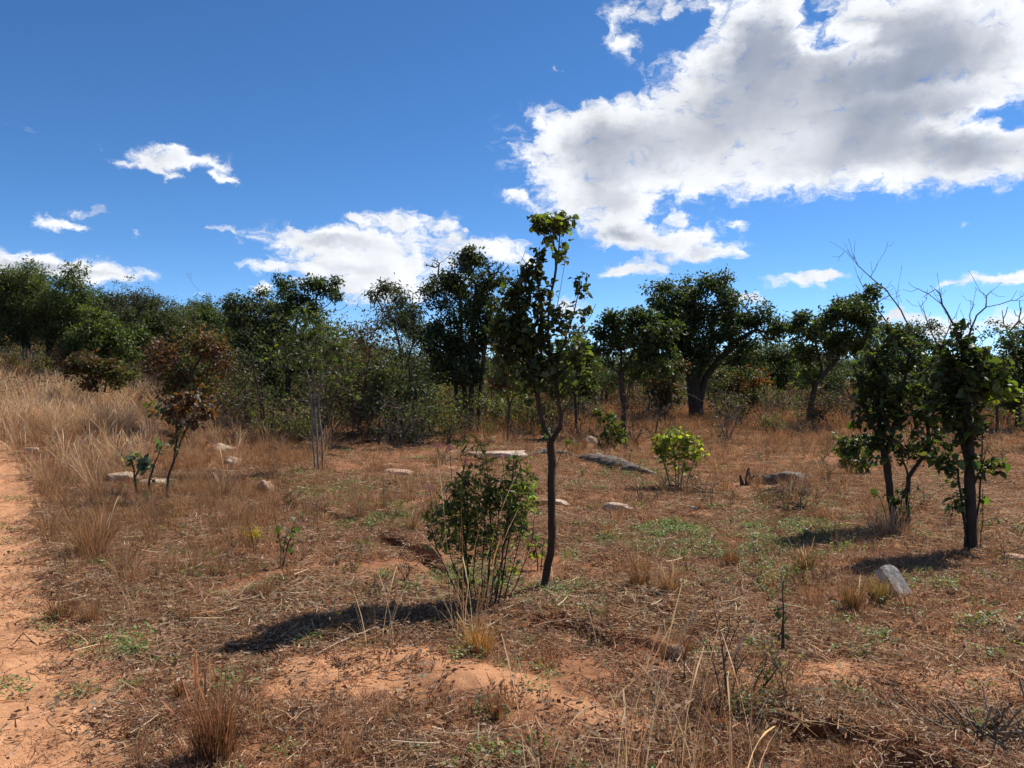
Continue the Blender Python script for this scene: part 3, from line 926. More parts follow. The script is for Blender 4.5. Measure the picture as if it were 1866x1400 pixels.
g = ground_at(990, 1078)
D_C = g.y
near_plant('young_tree', 'slim young tree with dark single trunk and lobed crown at the centre', 'tree', 990, D_C,
    [[(988, 1078), (996, 1050), (1003, 1010), (1005, 960), (1005, 900), (1007, 840), (1003, 805)],
     [(1003, 805), (990, 775), (983, 745), (978, 700), (972, 650), (962, 600), (955, 560)],
     [(1003, 808), (1020, 780), (1024, 755), (1016, 720), (1012, 690), (1004, 655), (998, 610), (1000, 560), (1010, 510), (1018, 465), (1020, 430), (1012, 400)],
     [(978, 700), (985, 650), (988, 590), (985, 540), (975, 490)], [(1000, 600), (1015, 560), (1024, 510), (1031, 470)], [(1007, 650), (1030, 625), (1055, 600), (1075, 580), (1085, 555)],
     [(1010, 865), (1022, 830), (1040, 800), (1056, 780)], [(983, 745), (972, 690), (955, 630), (945, 560), (938, 505)], [(1012, 690), (1022, 640), (1040, 590), (1052, 545), (1060, 515)], [(1016, 480), (1008, 440), (1000, 412)], [(1003, 800), (985, 790), (968, 796)], [(975, 690), (950, 660), (920, 640), (905, 600)], [(1024, 755), (1045, 720), (1060, 690), (1075, 660)], [(1012, 690), (1030, 672), (1050, 655)]],
    [(940, 545, 30, 40, 1.5, 0), (968, 475, 22, 32, 1.3, 0), (930, 600, 30, 34, 1.2, 0), (1000, 560, 22, 40, .5, 0), (960, 610, 44, 40, 1.3, 0), (1045, 515, 26, 18, .5, 0), (1062, 530, 10, 20, .25, 0), (982, 402, 30, 14, 2.4, 1), (1025, 402, 18, 20, 2.2, 1),
     (1000, 427, 18, 18, 2.0, 1), (1024, 455, 12, 30, 1.0, 1), (945, 665, 44, 30, .8, 0), (1030, 645, 44, 24, .7, 2), (1060, 610, 30, 14, .45, 2), (1010, 670, 36, 24, .5, 2), (905, 570, 18, 40, .5, 2), (1035, 690, 40, 20, .5, 1), (990, 640, 36, 36, .8, 0), (985, 525, 26, 34, .7, 0), (1040, 570, 32, 30, .5, 2), (1022, 700, 52, 24, .5, 2), (1062, 545, 18, 30, .35, 0), (1070, 640, 24, 24, .4, 2), (940, 700, 40, 22, .4, 2), (1022, 585, 26, 30, .45, 2), (950, 505, 22, 24, .9, 0), (965, 690, 50, 20, .5, 2), (1003, 790, 34, 16, .6, 2), (1040, 800, 18, 12, .3, 2), (1080, 665, 18, 20, .3, 1), (915, 640, 24, 30, .4, 2)],
    201, .031, T_OVAL, .047, (.062, .042, .028), 'young', [DARKG + GREEN[:1], LIME + OLIVE, GREEN + OLIVE], 600, 4.4, group=None)

g = ground_at(1640, 962)
D_A = g.y
near_plant('big_leaved_tree', 'two-stemmed big-leaved tree with tall bare branches above its crown, right of centre', 'tree', 1640, D_A,
    [[(1634, 962), (1628, 915), (1618, 870), (1612, 830), (1600, 795), (1585, 770)], [(1656, 962), (1657, 905), (1658, 870), (1680, 838), (1695, 810), (1702, 770)], [(1613, 830), (1625, 790), (1640, 740), (1650, 690), (1658, 640)],
     [(1600, 795), (1605, 740), (1600, 690)], [(1658, 868), (1645, 840), (1640, 800)], [(1585, 770), (1570, 720), (1560, 680)], [(1640, 962), (1645, 920), (1648, 880)], [(1695, 810), (1690, 740), (1680, 680)], [(1624, 964), (1612, 930), (1604, 905)]],
    [(1595, 700, 46, 48, 1, 0), (1640, 645, 54, 38, 1.1, 0), (1662, 725, 52, 50, 1.1, 1), (1582, 775, 38, 44, .9, 0), (1640, 795, 50, 46, .9, 1), (1562, 690, 24, 44, .5, 1), (1615, 615, 44, 28, .8, 1), (1655, 600, 30, 20, .5, 1), (1575, 640, 24, 24, .4, 1), (1690, 780, 24, 34, .6, 0), (1610, 730, 40, 40, 1, 1), (1650, 910, 34, 24, .25, 1), (1690, 650, 26, 30, .6, 0), (1580, 830, 30, 24, .5, 1), (1690, 830, 24, 30, .5, 0), (1615, 900, 30, 20, .25, 1)],
    202, .040, T_OVAL, .054, (.050, .036, .026), 'big', [GREEN + DARKG[:1], OLIVE + GREEN, LIME], 640, 4.6, step=.09,
    dead=[[[(1655, 650), (1659, 600), (1645, 565), (1612, 527), (1588, 505), (1562, 484), (1538, 458), (1512, 440)], [(1562, 484), (1555, 465), (1557, 440)], [(1588, 505), (1598, 482), (1612, 458), (1619, 441)], [(1590, 506), (1588, 488), (1586, 476)],
           [(1540, 461), (1530, 468), (1524, 478)], [(1640, 560), (1634, 540), (1636, 522)], [(1612, 527), (1625, 520), (1645, 552)]],
          [[(1650, 690), (1625, 600), (1595, 555), (1578, 528), (1563, 503)], [(1595, 555), (1606, 545), (1615, 540)]],
          [[(1590, 760), (1556, 730), (1520, 705), (1490, 690)], [(1556, 730), (1535, 700), (1505, 655), (1480, 645)], [(1530, 712), (1512, 715), (1492, 712)]]])
g = ground_at(1772, 1005)
D_B = g.y
near_plant('big_leaved_tree', 'dark-trunked tree with large rounded leaves and forked bare twigs at the right', 'tree', 1772, D_B,
    [[(1773, 1005), (1770, 950), (1768, 900), (1769, 850), (1758, 800), (1748, 750), (1738, 700), (1735, 660)], [(1769, 860), (1767, 800), (1760, 740), (1754, 680), (1750, 620), (1748, 590)], [(1768, 900), (1785, 850), (1800, 820), (1820, 845)], [(1752, 690), (1775, 660), (1792, 640)], [(1760, 740), (1790, 710), (1815, 690)],
     [(1762, 1000), (1757, 940), (1752, 880), (1748, 840)], [(1785, 1000), (1788, 950), (1790, 890)], [(1778, 1003), (1782, 930), (1790, 850), (1795, 780)], [(1764, 1003), (1756, 960), (1750, 920)], [(1738, 700), (1715, 720), (1700, 760)]],
    [(1742, 685, 52, 40, 1.2, 0), (1786, 678, 44, 36, .9, 1), (1750, 610, 16, 36, .5, 0), (1792, 636, 30, 18, .5, 1), (1722, 640, 24, 24, .5, 0), (1722, 740, 36, 38, .8, 0), (1822, 705, 34, 36, .35, 2), (1726, 832, 40, 30, .35, 1), (1806, 850, 32, 24, .28, 1), (1762, 765, 46, 40, .6, 0), (1822, 850, 16, 10, .3, 0), (1742, 905, 26, 40, .15, 1), (1796, 930, 22, 40, .12, 1), (1760, 640, 30, 24, .6, 1)],
    203, .046, T_OVAL, .066, (.046, .034, .025), 'big', [GREEN + DARKG[:1], OLIVE + GREEN, LIME], 430, 4.4, step=.09,
    dead=[[[(1745, 650), (1738, 598), (1718, 555), (1692, 532), (1665, 524)], [(1718, 555), (1706, 535), (1698, 520)], [(1695, 534), (1686, 540), (1678, 543)], [(1708, 545), (1712, 528)]],
          [[(1755, 650), (1768, 600), (1782, 575), (1797, 560), (1822, 555), (1840, 548), (1852, 530)], [(1797, 560), (1796, 540), (1788, 530)], [(1796, 545), (1806, 532), (1812, 531)], [(1838, 549), (1850, 548), (1858, 541)], [(1770, 597), (1764, 575), (1772, 556), (1766, 548)]],
          [[(1720, 680), (1705, 625), (1690, 590), (1676, 562)], [(1690, 590), (1682, 570), (1674, 548)], [(1712, 640), (1728, 600), (1734, 585)]]])

g = ground_at(880, 1105)
D_S = g.y
root, P, tips, base = near_plant('leafy_shrub', 'upright dark green narrow-leaved shrub left of the young tree trunk', 'shrub', 880, D_S,
    [[(856, 1112), (838, 1060), (822, 1020), (812, 980)], [(862, 1108), (852, 1040), (846, 980), (840, 930)], [(878, 1108), (878, 1040), (882, 980), (885, 920)], [(892, 1106), (900, 1040), (905, 980), (912, 900)], [(905, 1100), (920, 1030), (930, 970), (945, 900)], [(915, 1098), (936, 1030), (948, 980), (960, 920)], [(870, 1110), (862, 1050), (868, 990), (864, 930)], [(850, 1110), (818, 1050), (795, 1000), (785, 960)], [(884, 1108), (890, 1050), (895, 980), (890, 880), (885, 830)], [(918, 1098), (948, 1050), (968, 990), (975, 930)], [(866, 1110), (845, 1050), (852, 960), (848, 880), (840, 830)], [(900, 1104), (915, 1020), (925, 940), (935, 860), (940, 820)]],
    [(862, 905, 56, 44, 1.0, 0), (932, 905, 50, 48, 1.1, 0), (828, 955, 48, 46, 1.1, 0), (940, 960, 40, 44, 1.0, 0), (880, 965, 36, 40, 1, 0), (870, 858, 44, 24, .35, 1), (950, 860, 34, 34, .5, 1), (830, 905, 24, 34, .5, 0), (905, 1000, 40, 24, .5, 0), (915, 840, 40, 24, .3, 1), (845, 1010, 30, 20, .4, 0), (975, 880, 12, 34, .25, 1), (850, 1045, 34, 24, .4, 1), (915, 1045, 34, 24, .4, 1), (800, 930, 20, 40, .35, 0), (790, 985, 16, 20, .25, 0), (860, 815, 40, 22, .16, 1), (940, 815, 40, 20, .16, 1)],
    204, .0085, T_LANCE, .058, (.055, .042, .035), 'lance', [OLIVE + LIME, OLIVE + LIME], 320, 6.0, step=.06, droop=.2, rtip=.0018, upw=1.6)


def add_mesh_part(name, root, v, f, mat, tint, **kw):
    return obj(name, mesh(name, v, f, mat, tint), root, **kw)


def flower_part(root, base, px, py, d, seed):
    rng = np.random.default_rng(seed)
    c = W(px, py, d) - base
    n = 26
    pos = c + rng.normal(0, .012, (n, 3))
    R = frames(rng.normal(0, 1, (n, 3)), rng.normal(0, 1, (n, 3)))
    v, f, k = leaf_geo(T_SIMPLE, pos, R, rng.uniform(.010, .022, n))
    col = pick([(.62, .20, .30), (.72, .32, .40)], n, rng, .12)
    add_mesh_part('flower', root, v, [f], M_LEAF, np.repeat(col, k, 0))
    st = np.array([c, c + np.array([.01, 0, -.10]), c + np.array([.025, .0, -.25])])[::-1]
    Pn, pr, _, _ = grow([st], [], rng, .05)
    me, _ = wood_mesh('stem', Pn, pr, .0025, .0015, 5, (.10, .085, .05), rng, flare=1)
    obj('stem', me, root)


for i, (px, py) in enumerate([(797, 811), (818, 817), (915, 833), (850, 842), (812, 892), (783, 888)]):
    flower_part(root, base, px, py, D_S, 300 + i)

# ------------------------------------------------------------------ smaller plants
def small(name, label, cat, px, py, stems, lobes, seed, r0, pals, nattr, per_tip=3, size=.05, tpl=T_OVAL, bark=BARK_DARK, max_leaf=300, key=None, d=None, **kw):
    d = d or ground_at(px, py).y
    return near_plant(name, label, cat, px, d, stems, lobes, seed, r0, tpl, size, bark, key or name + str(seed), pals, nattr, per_tip, sides=6, max_leaf=max_leaf, **kw)


small('sapling', 'dark-stemmed sapling with a few grey-green leathery leaves beside the pale flat rocks', 'sapling', 262, 905, [[(249, 910), (247, 880), (242, 850), (238, 832)], [(268, 908), (274, 870), (284, 840), (298, 810)], [(247, 870), (258, 845), (262, 830)]],
      [(240, 838, 16, 14, 1, 0), (268, 845, 18, 20, 1, 0), (292, 812, 14, 12, .8, 0), (225, 825, 8, 10, .5, 0), (285, 860, 14, 14, .5, 0), (252, 870, 10, 14, .4, 0)], 401, .017, [[(.16, .18, .13), (.07, .09, .05)]], 30, 2.2, .095)
small('sapling', 'russet-leaved sapling with forked dark stem behind the pale flat rocks', 'sapling', 303, 912, [[(302, 914), (306, 870), (318, 840), (325, 800), (320, 770), (308, 750)], [(318, 840), (330, 800), (345, 770), (358, 745)], [(324, 800), (330, 770), (328, 740)]],
      [(292, 745, 32, 18, .8, 1), (330, 732, 32, 22, 1, 0), (366, 742, 28, 26, 1, 0), (345, 772, 28, 18, .6, 0), (358, 716, 26, 14, .6, 0), (318, 792, 22, 16, .3, 1)], 402, .018, [RUSSET + [(.2, .17, .13)], OLIVE + RUSSET[:2]], 110, 3.6, .068)  # pale grey in the first palette paints glints among the russet leaves
small('bush', 'yellow-green round bush on thin bare stems right of the long dark log', 'bush', 1235, 893, [[(1225, 893), (1215, 860), (1205, 825)], [(1232, 893), (1230, 850), (1228, 810)], [(1240, 893), (1245, 850), (1255, 810)], [(1248, 892), (1258, 860), (1270, 830)], [(1218, 892), (1200, 862), (1192, 838)], [(1236, 893), (1238, 850), (1240, 800)]],
      [(1230, 795, 34, 18, 1, 0), (1205, 810, 24, 18, .9, 0), (1262, 810, 26, 20, .9, 0), (1235, 825, 44, 16, .8, 1), (1190, 800, 12, 12, .4, 0), (1280, 830, 12, 14, .4, 1), (1235, 850, 36, 14, .3, 1)], 403, .010, [YELLOW + LIME[:1], LIME + YELLOW], 300, 4.2, .046, tpl=T_OVAL, step=.12, bark=BARK_GREY, max_leaf=220)
small('bush', 'bright green broad-leaved bush touching the far side of the long dark log', 'bush', 1110, 822, [[(1106, 822), (1104, 790), (1100, 765)], [(1112, 822), (1116, 790), (1122, 765)], [(1116, 822), (1130, 800), (1142, 790)]],
      [(1105, 775, 18, 18, .8, 0), (1125, 795, 20, 16, 1, 0), (1100, 800, 16, 16, .8, 1), (1140, 805, 12, 10, .5, 0), (1095, 750, 16, 16, .4, 1), (1120, 765, 18, 14, .5, 1)], 404, .012, [LIME + OLIVE, GREEN + OLIVE], 90, 4.5, .085, step=.15, max_leaf=160)
small('bush', 'green and yellow leafy bush left of the two-stemmed big-leaved tree', 'bush', 1560, 868, [[(1552, 868), (1548, 840), (1540, 815)], [(1560, 868), (1562, 835), (1566, 800)], [(1568, 868), (1575, 840), (1582, 820)]],
      [(1545, 815, 24, 22, 1, 0), (1572, 810, 22, 24, 1, 1), (1555, 840, 34, 16, 1, 0), (1530, 800, 14, 14, .5, 0), (1585, 845, 14, 14, .5, 1)], 405, .012, [YELLOW + OLIVE, OLIVE + GREEN], 150, 5, .065, step=.12, max_leaf=200)
small('bush', 'low dark evergreen bush in the shade left of the tall dark clump', 'bush', 742, 808, [[(738, 808), (734, 785), (728, 768)], [(745, 808), (748, 780), (752, 760)]], [(735, 770, 18, 16, 1, 0), (752, 775, 16, 18, 1, 0), (745, 795, 22, 12, 1, 0)], 406, .014, [DARKG], 80, 8, .07, step=.15, max_leaf=60, tpl=T_SIMPLE)
small('bush', 'dark spreading bush at the foot of the bare-twigged scrubby tree', 'bush', 560, 798, [[(556, 798), (548, 780), (540, 768)], [(564, 798), (570, 780), (580, 768)]], [(545, 778, 22, 12, 1, 0), (575, 775, 22, 14, 1, 0), (560, 788, 30, 10, 1, 0), (600, 785, 16, 10, .6, 0)], 407, .014, [DARKG + GREEN], 90, 8, .07, step=.15, max_leaf=60, tpl=T_SIMPLE)
small('seedling', 'thin seedling with a few dark leaves beside the small yellow plant', 'seedling', 512, 1036, [[(512, 1038), (512, 1000), (507, 960), (500, 925)], [(513, 1036), (522, 1000), (530, 965), (540, 945)], [(513, 1005), (520, 985), (524, 970)]],
      [(520, 975, 16, 14, .8, 0), (538, 955, 10, 8, .5, 0), (512, 1000, 10, 12, .5, 0), (527, 1000, 10, 10, .5, 0)], 408, .006, [GREEN + DARKG], 14, 2, .055)
small('seedling', 'small yellow-leaved seedling in the brown grass', 'seedling', 462, 1012, [[(462, 1014), (462, 995), (458, 970)], [(463, 1014), (468, 990), (472, 978)]], [(460, 968, 12, 8, 1, 0), (470, 982, 10, 8, 1, 1)], 409, .005, [[(.42, .27, .05), (.36, .25, .05)], [(.38, .40, .03)]], 16, 2.6, .045, tpl=T_LANCE)
small('cut_stick', 'upright bare stick with a few leaves near its foot', 'stick', 1428, 1188, [[(1426, 1192), (1427, 1150), (1429, 1110), (1430, 1060)]], [(1420, 1105, 5, 10, 1, 0), (1419, 1158, 6, 8, 1, 0), (1424, 1185, 8, 5, .6, 0)], 410, .010, [GREEN], 9, 2.4, .03, bark=(.10, .07, .05), upw=0)
small('dry_weed', 'tall reddish dry weed with thin bare branches at the lower right', 'weed', 1325, 1292, [[(1328, 1296), (1322, 1240), (1316, 1180), (1306, 1120), (1298, 1085)], [(1324, 1255), (1300, 1205), (1278, 1165)], [(1320, 1210), (1334, 1165), (1346, 1125)], [(1327, 1280), (1345, 1230), (1360, 1190)], [(1315, 1180), (1328, 1150), (1330, 1120)]],
      [(1325, 1190, 40, 60, 1, 0), (1345, 1250, 30, 30, .6, 0), (1300, 1240, 24, 30, .5, 0)], 411, .006, [GREEN + OLIVE], 60, .9, .022, tpl=T_LANCE, bark=(.16, .075, .05), max_leaf=40)
small('green_weed', 'dark green low weed leaning right of the tall reddish dry weed', 'weed', 1370, 1262, [[(1368, 1264), (1380, 1235), (1395, 1215), (1400, 1195)], [(1370, 1264), (1395, 1240), (1420, 1215)]], [(1385, 1225, 20, 14, 1, 0), (1405, 1212, 20, 10, 1, 0), (1420, 1205, 12, 8, .6, 0)], 412, .005, [GREEN + DARKG], 50, 4, .022, tpl=T_LANCE, max_leaf=120)
small('broken_stump', 'short dark broken stump with splintered twigs left of the grey boulder', 'stump', 1362, 885, [[(1360, 887), (1361, 872), (1364, 853)], [(1354, 887), (1351, 876), (1348, 866)], [(1366, 887), (1370, 874), (1376, 868)], [(1362, 887), (1368, 870), (1366, 860)]], [(1350, 868, 3, 3, 1, 0)], 413, .026, [RUSSET], 1, 1, .05, bark=(.06, .05, .045))
small('dry_weed', 'thin leaning dry stem in the straw grass by the path', 'weed', 170, 850, [[(172, 850), (166, 820), (158, 790), (152, 765)], [(166, 820), (172, 800), (178, 788)]], [(155, 775, 6, 10, 1, 0)], 414, .009, [RUSSET], 3, 1, .05, bark=(.07, .055, .05))
small('seedling', 'low green seedling at the foot of the young tree, right of the shrub', 'seedling', 975, 1040, [[(980, 1045), (978, 1010), (972, 985)], [(985, 1045), (988, 1010), (992, 980)]], [(970, 985, 14, 10, 1, 0), (990, 985, 10, 10, 1, 0), (982, 1005, 10, 10, .4, 0)], 415, .005, [LIME + GREEN], 16, 2.5, .045)

# ------------------------------------------------------------------ grass, straw and litter
def blades(n, rad, hmin, hmax, width, rng, pal, lean=.5, curve=.6, segs=3, out=.6, head=0.0, center=(0, 0)):
    a = rng.uniform(0, 2 * np.pi, n)
    rr = rad * np.sqrt(rng.random(n))
    base = np.stack([center[0] + rr * np.cos(a), center[1] + rr * np.sin(a), np.full(n, -.01)], -1)
    az = np.where(rng.random(n) < out, a + rng.normal(0, .6, n), rng.uniform(0, 2 * np.pi, n))
    th = np.abs(rng.normal(0, lean, n))
    L = rng.uniform(hmin, hmax, n)
    cv = rng.normal(curve, curve * .5, n)
    w = width * rng.uniform(.6, 1.4, n)
    P = [base]
    for s in range(segs):
        ang = np.clip(th + cv * (s + .5) / segs, 0, 1.9)
        P.append(P[-1] + (L / segs)[:, None] * np.stack([np.sin(ang) * np.cos(az), np.sin(ang) * np.sin(az), np.cos(ang)], -1))
    fa = rng.uniform(0, 2 * np.pi, n)
    side = np.stack([np.cos(fa), np.sin(fa), np.zeros(n)], -1)
    V = []
    for s in range(segs + 1):
        t = s / segs
        ww = w * (1 - t * .8)
        if head and s >= segs - 1:
            ww = w * (1 + head * (1 if s == segs - 1 else .2))
        V += [P[s] - side * ww[:, None] / 2, P[s] + side * ww[:, None] / 2]
    v = np.stack(V, 1)
    k = v.shape[1]
    q = []
    for s in range(segs):
        q.append([2 * s, 2 * s + 1, 2 * s + 3, 2 * s + 2])
    f = (np.array(q)[None] + (np.arange(n) * k)[:, None, None]).reshape(-1, 4)
    return v.reshape(-1, 3), f, np.repeat(pick(pal, n, rng, .25), k, 0)


def straws(n, rad, lmin, lmax, width, rng, pal, lift=.02):
    """strands lying on the ground"""
    a = rng.uniform(0, 2 * np.pi, n); rr = rad * np.sqrt(rng.random(n))
    c = np.stack([rr * np.cos(a), rr * np.sin(a), rng.uniform(.002, lift, n)], -1)
    az = rng.uniform(0, 2 * np.pi, n)
    L = rng.uniform(lmin, lmax, n)
    bend = rng.normal(0, .5, n)
    el = rng.normal(0, .13, n)
    w = width * rng.uniform(.6, 1.5, n)
    V = []
    for s in (-1, 0, 1):
        az2 = az + bend * s * .5
        p = c + (s * L / 2)[:, None] * np.stack([np.cos(az2) * np.cos(el), np.sin(az2) * np.cos(el), np.sin(el)], -1)
        sd_ = np.stack([-np.sin(az), np.cos(az), rng.normal(0, .5, n)], -1)
        V += [p - sd_ * w[:, None] / 2, p + sd_ * w[:, None] / 2]
    v = np.stack(V, 1)
    f = (np.array([[0, 1, 3, 2], [2, 3, 5, 4]])[None] + (np.arange(n) * 6)[:, None, None]).reshape(-1, 4)
    return v.reshape(-1, 3), f, np.repeat(pick(pal, n, rng, .3), 6, 0)


def join(*parts):
    V, Fq, T, o = [], {}, [], 0
    for v, f, t in parts:
        V.append(v); T.append(t)
        Fq.setdefault(f.shape[1], []).append(f + o)
        o += len(v)
    return np.vstack(V), [np.vstack(x) for x in Fq.values()], np.vstack(T)


def leaves_flat(n, rad, size, rng, pal, h=.03, tpl=T_SIMPLE):
    a = rng.uniform(0, 2 * np.pi, n); rr = rad * np.sqrt(rng.random(n))
    pos = np.stack([rr * np.cos(a), rr * np.sin(a), rng.uniform(.004, h, n)], -1)
    ax = np.stack([np.cos(a + rng.normal(0, 1, n)), np.sin(a + rng.normal(0, 1, n)), rng.normal(.2, .3, n)], -1)
    R = frames(ax, np.array([0, 0, 1.0]) + rng.normal(0, .35, (n, 3)))
    v, f, k = leaf_geo(tpl, pos, R, size * rng.uniform(.6, 1.4, n))
    return v, f, np.repeat(pick(pal, n, rng, .25), k, 0)


STRAW = [(.50, .36, .22), (.38, .24, .14), (.64, .50, .35), (.24, .14, .08), (.44, .29, .165)]
REDG = [(.28, .148, .078), (.20, .10, .055), (.36, .21, .115), (.15, .075, .042)]
GOLD = [(.33, .19, .08), (.26, .15, .065), (.40, .25, .12), (.19, .11, .05)]
PALEG = [(.62, .47, .29), (.54, .39, .23), (.68, .54, .37), (.42, .27, .14)]
OLDG = [(.30, .21, .14), (.22, .16, .11), (.38, .29, .20)]
COVER = [(.13, .19, .045), (.16, .22, .06), (.10, .15, .04), (.19, .23, .08)]
DEADL = [(.19, .105, .06), (.26, .165, .10), (.12, .065, .04), (.36, .27, .19)]


def source_set(name, fn, n, mat, seed):
    c = bpy.data.collections.new(name)
    for i in range(n):
        rng = np.random.default_rng(seed + i)
        v, f, t = fn(rng)
        c.objects.link(bpy.data.objects.new('%s_%d' % (name, i), mesh(name, v, f, mat, t)))
    return c


S_LITTER = source_set('litter', lambda r: join(straws(30, .20, .03, .22, .0042, r, STRAW + REDG + REDG + OLDG), leaves_flat(7, .2, .028, r, DEADL)), 5, M_DRY, 500)
S_SHORT = source_set('short', lambda r: join(blades(34, .10, .03, .10, .0048, r, REDG + STRAW + OLDG[:1], .6, .6), straws(12, .13, .04, .14, .0045, r, STRAW + REDG)), 5, M_DRY, 520)
S_MID = source_set('mid', lambda r: join(blades(46, .055, .08, .26, .0032, r, GOLD + REDG, .32, .5, 4), blades(6, .04, .2, .36, .0026, r, STRAW, .25, .4, 4)), 5, M_DRY, 540)
S_TALL = source_set('tall', lambda r: join(blades(42, .09, .25, .62, .0045, r, GOLD[:1] + PALEG + OLDG[:1], .26, .5, 4), blades(16, .08, .45, .85, .0042, r, PALEG, .16, .55, 5, head=1.2)), 5, M_DRY, 560)
S_FARG = source_set('farg', lambda r: join(blades(70, .42, .10, .40, .010, r, REDG + GOLD + STRAW[:2], .35, .6, 3)), 4, M_DRY, 580)
S_COVER = source_set('cover', lambda r: join(leaves_flat(60, .11, .026, r, COVER, .07), leaves_flat(10, .13, .022, r, COVER, .10)), 5, M_WEED, 600)
S_CRUMB = source_set('crumb', lambda r: join(leaves_flat(16, .18, .034, r, DEADL, .02), straws(8, .2, .08, .3, .0045, r, OLDG + [(.10, .06, .045)])), 4, M_DRY, 620)


def bushfn(r, pal, nl=900, h=.9, w=.45, size=.055):
    pts = r.normal(0, 1, (60, 3)) * np.array([w * .5, w * .5, h * .22]) + np.array([0, 0, h * .62])
    stems = [np.array([[r.normal(0, .05), r.normal(0, .05), -.03], [r.normal(0, w * .25), r.normal(0, w * .25), h * .45]]) for _ in range(6)]
    P, par, tips, ntr = grow(stems, pts, r, .15)
    me, _ = wood_mesh('x', P, par, .012, .003, 4, BARK_GREY, r)
    v = np.empty(len(me.vertices) * 3, np.float32); me.vertices.foreach_get('co', v)
    f = np.empty(len(me.loops), np.int32); me.loops.foreach_get('vertex_index', f)
    bpy.data.meshes.remove(me)
    v = v.reshape(-1, 3)
    pos, R, s, _ = leaf_cloud(pts, .085, nl, r, size)
    lv, lf, k = leaf_geo(T_SIMPLE, pos, R, s)
    return join((v, f.reshape(-1, 4), np.tile(np.array(BARK_GREY), (len(v), 1))), (lv, lf, np.repeat(pick(pal, nl, r), k, 0)))


DRYB = [(.17, .105, .055), (.22, .15, .08), (.13, .085, .045)]
BP = [OLIVE + LIME[:1] + DRYB[:1], RUSSET + OLIVE + DRYB, GREEN + OLIVE, GREYG + RUSSET[:2] + DRYB, LIME + OLIVE + DRYB, DARKG + GREEN, DRYB + OLIVE]
S_BUSH = source_set('bushes', lambda r: bushfn(r, BP[int(r.integers(len(BP)))], int(r.integers(450, 1100))), 12, M_FAR, 640)
S_TWIG = source_set('twigs', lambda r: bushfn(r, GREYG + RUSSET, 90, .9, .5, .05), 4, M_BARK, 660)


def far_tree(r):
    hgt = 4.5
    c = np.array([[r.normal(0, .8), r.normal(0, .8), r.uniform(2.2, 4.2)] for _ in range(9)])
    pts = np.vstack([c[i] + r.normal(0, 1, (16, 3)) * np.array([.5, .5, .3]) for i in range(9)])
    P, par, _, _ = grow([np.array([[0, 0, -.1], [.1, 0, 1.0], [.0, .1, 2.0]])], pts, r, .35)
    me, _ = wood_mesh('x', P, par, .13, .012, 5, BARK_DARK, r)
    v = np.empty(len(me.vertices) * 3, np.float32); me.vertices.foreach_get('co', v)
    f = np.empty(len(me.loops), np.int32); me.loops.foreach_get('vertex_index', f)
    bpy.data.meshes.remove(me)
    v = v.reshape(-1, 3)
    nl = 5200
    pos, R, s, _ = leaf_cloud(pts, .22, nl, r, .12)
    lv, lf, k = leaf_geo(T_SIMPLE, pos, R, s)
    pal = [DARKG + GREEN, FINEG, OLIVE + GREEN, GREYG + DARKG][int(r.integers(4))]
    return join((v, f.reshape(-1, 4), np.tile(np.array(BARK_DARK), (len(v), 1))), (lv, lf, np.repeat(pick(pal, nl, r), k, 0)))


S_FARTREE = source_set('fartrees', far_tree, 6, M_FAR, 680)


def scatter(name, label, cat, coll, pts, scale, seed, tilt=.12, zoff=0.0):
    """stuff nobody could count: copies of small clumps set on the points of one object"""
    rng = np.random.default_rng(seed)
    n = len(pts)
    z = H(pts[:, 0], pts[:, 1]) + zoff
    me = mesh(name, np.column_stack([pts, z]), [])
    rot = np.column_stack([rng.normal(0, tilt, n), rng.normal(0, tilt, n), rng.uniform(0, 6.283, n)]).astype(np.float32)
    a = me.attributes.new('rot', 'FLOAT_VECTOR', 'POINT'); a.data.foreach_set('vector', rot.ravel())
    a = me.attributes.new('scl', 'FLOAT', 'POINT'); a.data.foreach_set('value', np.asarray(scale, np.float32))
    a = me.attributes.new('idx', 'INT', 'POINT'); a.data.foreach_set('value', rng.integers(0, len(coll.objects), n).astype(np.int32))
    o = obj(name, me, kind='stuff', label=label, category=cat)
    ng = bpy.data.node_groups.new(name, 'GeometryNodeTree')
    ng.interface.new_socket('Geometry', in_out='INPUT', socket_type='NodeSocketGeometry')
    ng.interface.new_socket('Geometry', in_out='OUTPUT', socket_type='NodeSocketGeometry')
    t = NT(ng)
    gi, go = t.n.new('NodeGroupInput'), t.n.new('NodeGroupOutput')
    ci = t.n.new('GeometryNodeCollectionInfo')
    ci.inputs['Collection'].default_value = coll
    ci.inputs['Separate Children'].default_value = True
    ci.inputs['Reset Children'].default_value = True
    ip = t.n.new('GeometryNodeInstanceOnPoints')
    ip.inputs['Pick Instance'].default_value = True

    def attr(nm, dt):
        q = t.n.new('GeometryNodeInputNamedAttribute')
        q.data_type = dt
        q.inputs['Name'].default_value = nm
        return q.outputs['Attribute']
    t.l.new(gi.outputs[0], ip.inputs['Points'])
    t.l.new(ci.outputs[0], ip.inputs['Instance'])
    t.l.new(attr('idx', 'INT'), ip.inputs['Instance Index'])
    t.l.new(attr('rot', 'FLOAT_VECTOR'), ip.inputs['Rotation'])
    t.l.new(attr('scl', 'FLOAT'), ip.inputs['Scale'])
    t.l.new(ip.outputs[0], go.inputs[0])
    md = o.modifiers.new('scatter', 'NODES')
    md.node_group = ng
    return o


def wedge(n, y0, y1, rng, power=1.0):
    """points over the visible ground, evenly by area"""
    y = np.sqrt(rng.uniform(y0 * y0, y1 * y1, n)) if power == 1 else y0 * (y1 / y0) ** rng.random(n)
    x = rng.uniform(-.74, .74, n) * y + rng.uniform(-.5, .5, n)
    return np.column_stack([x, y])


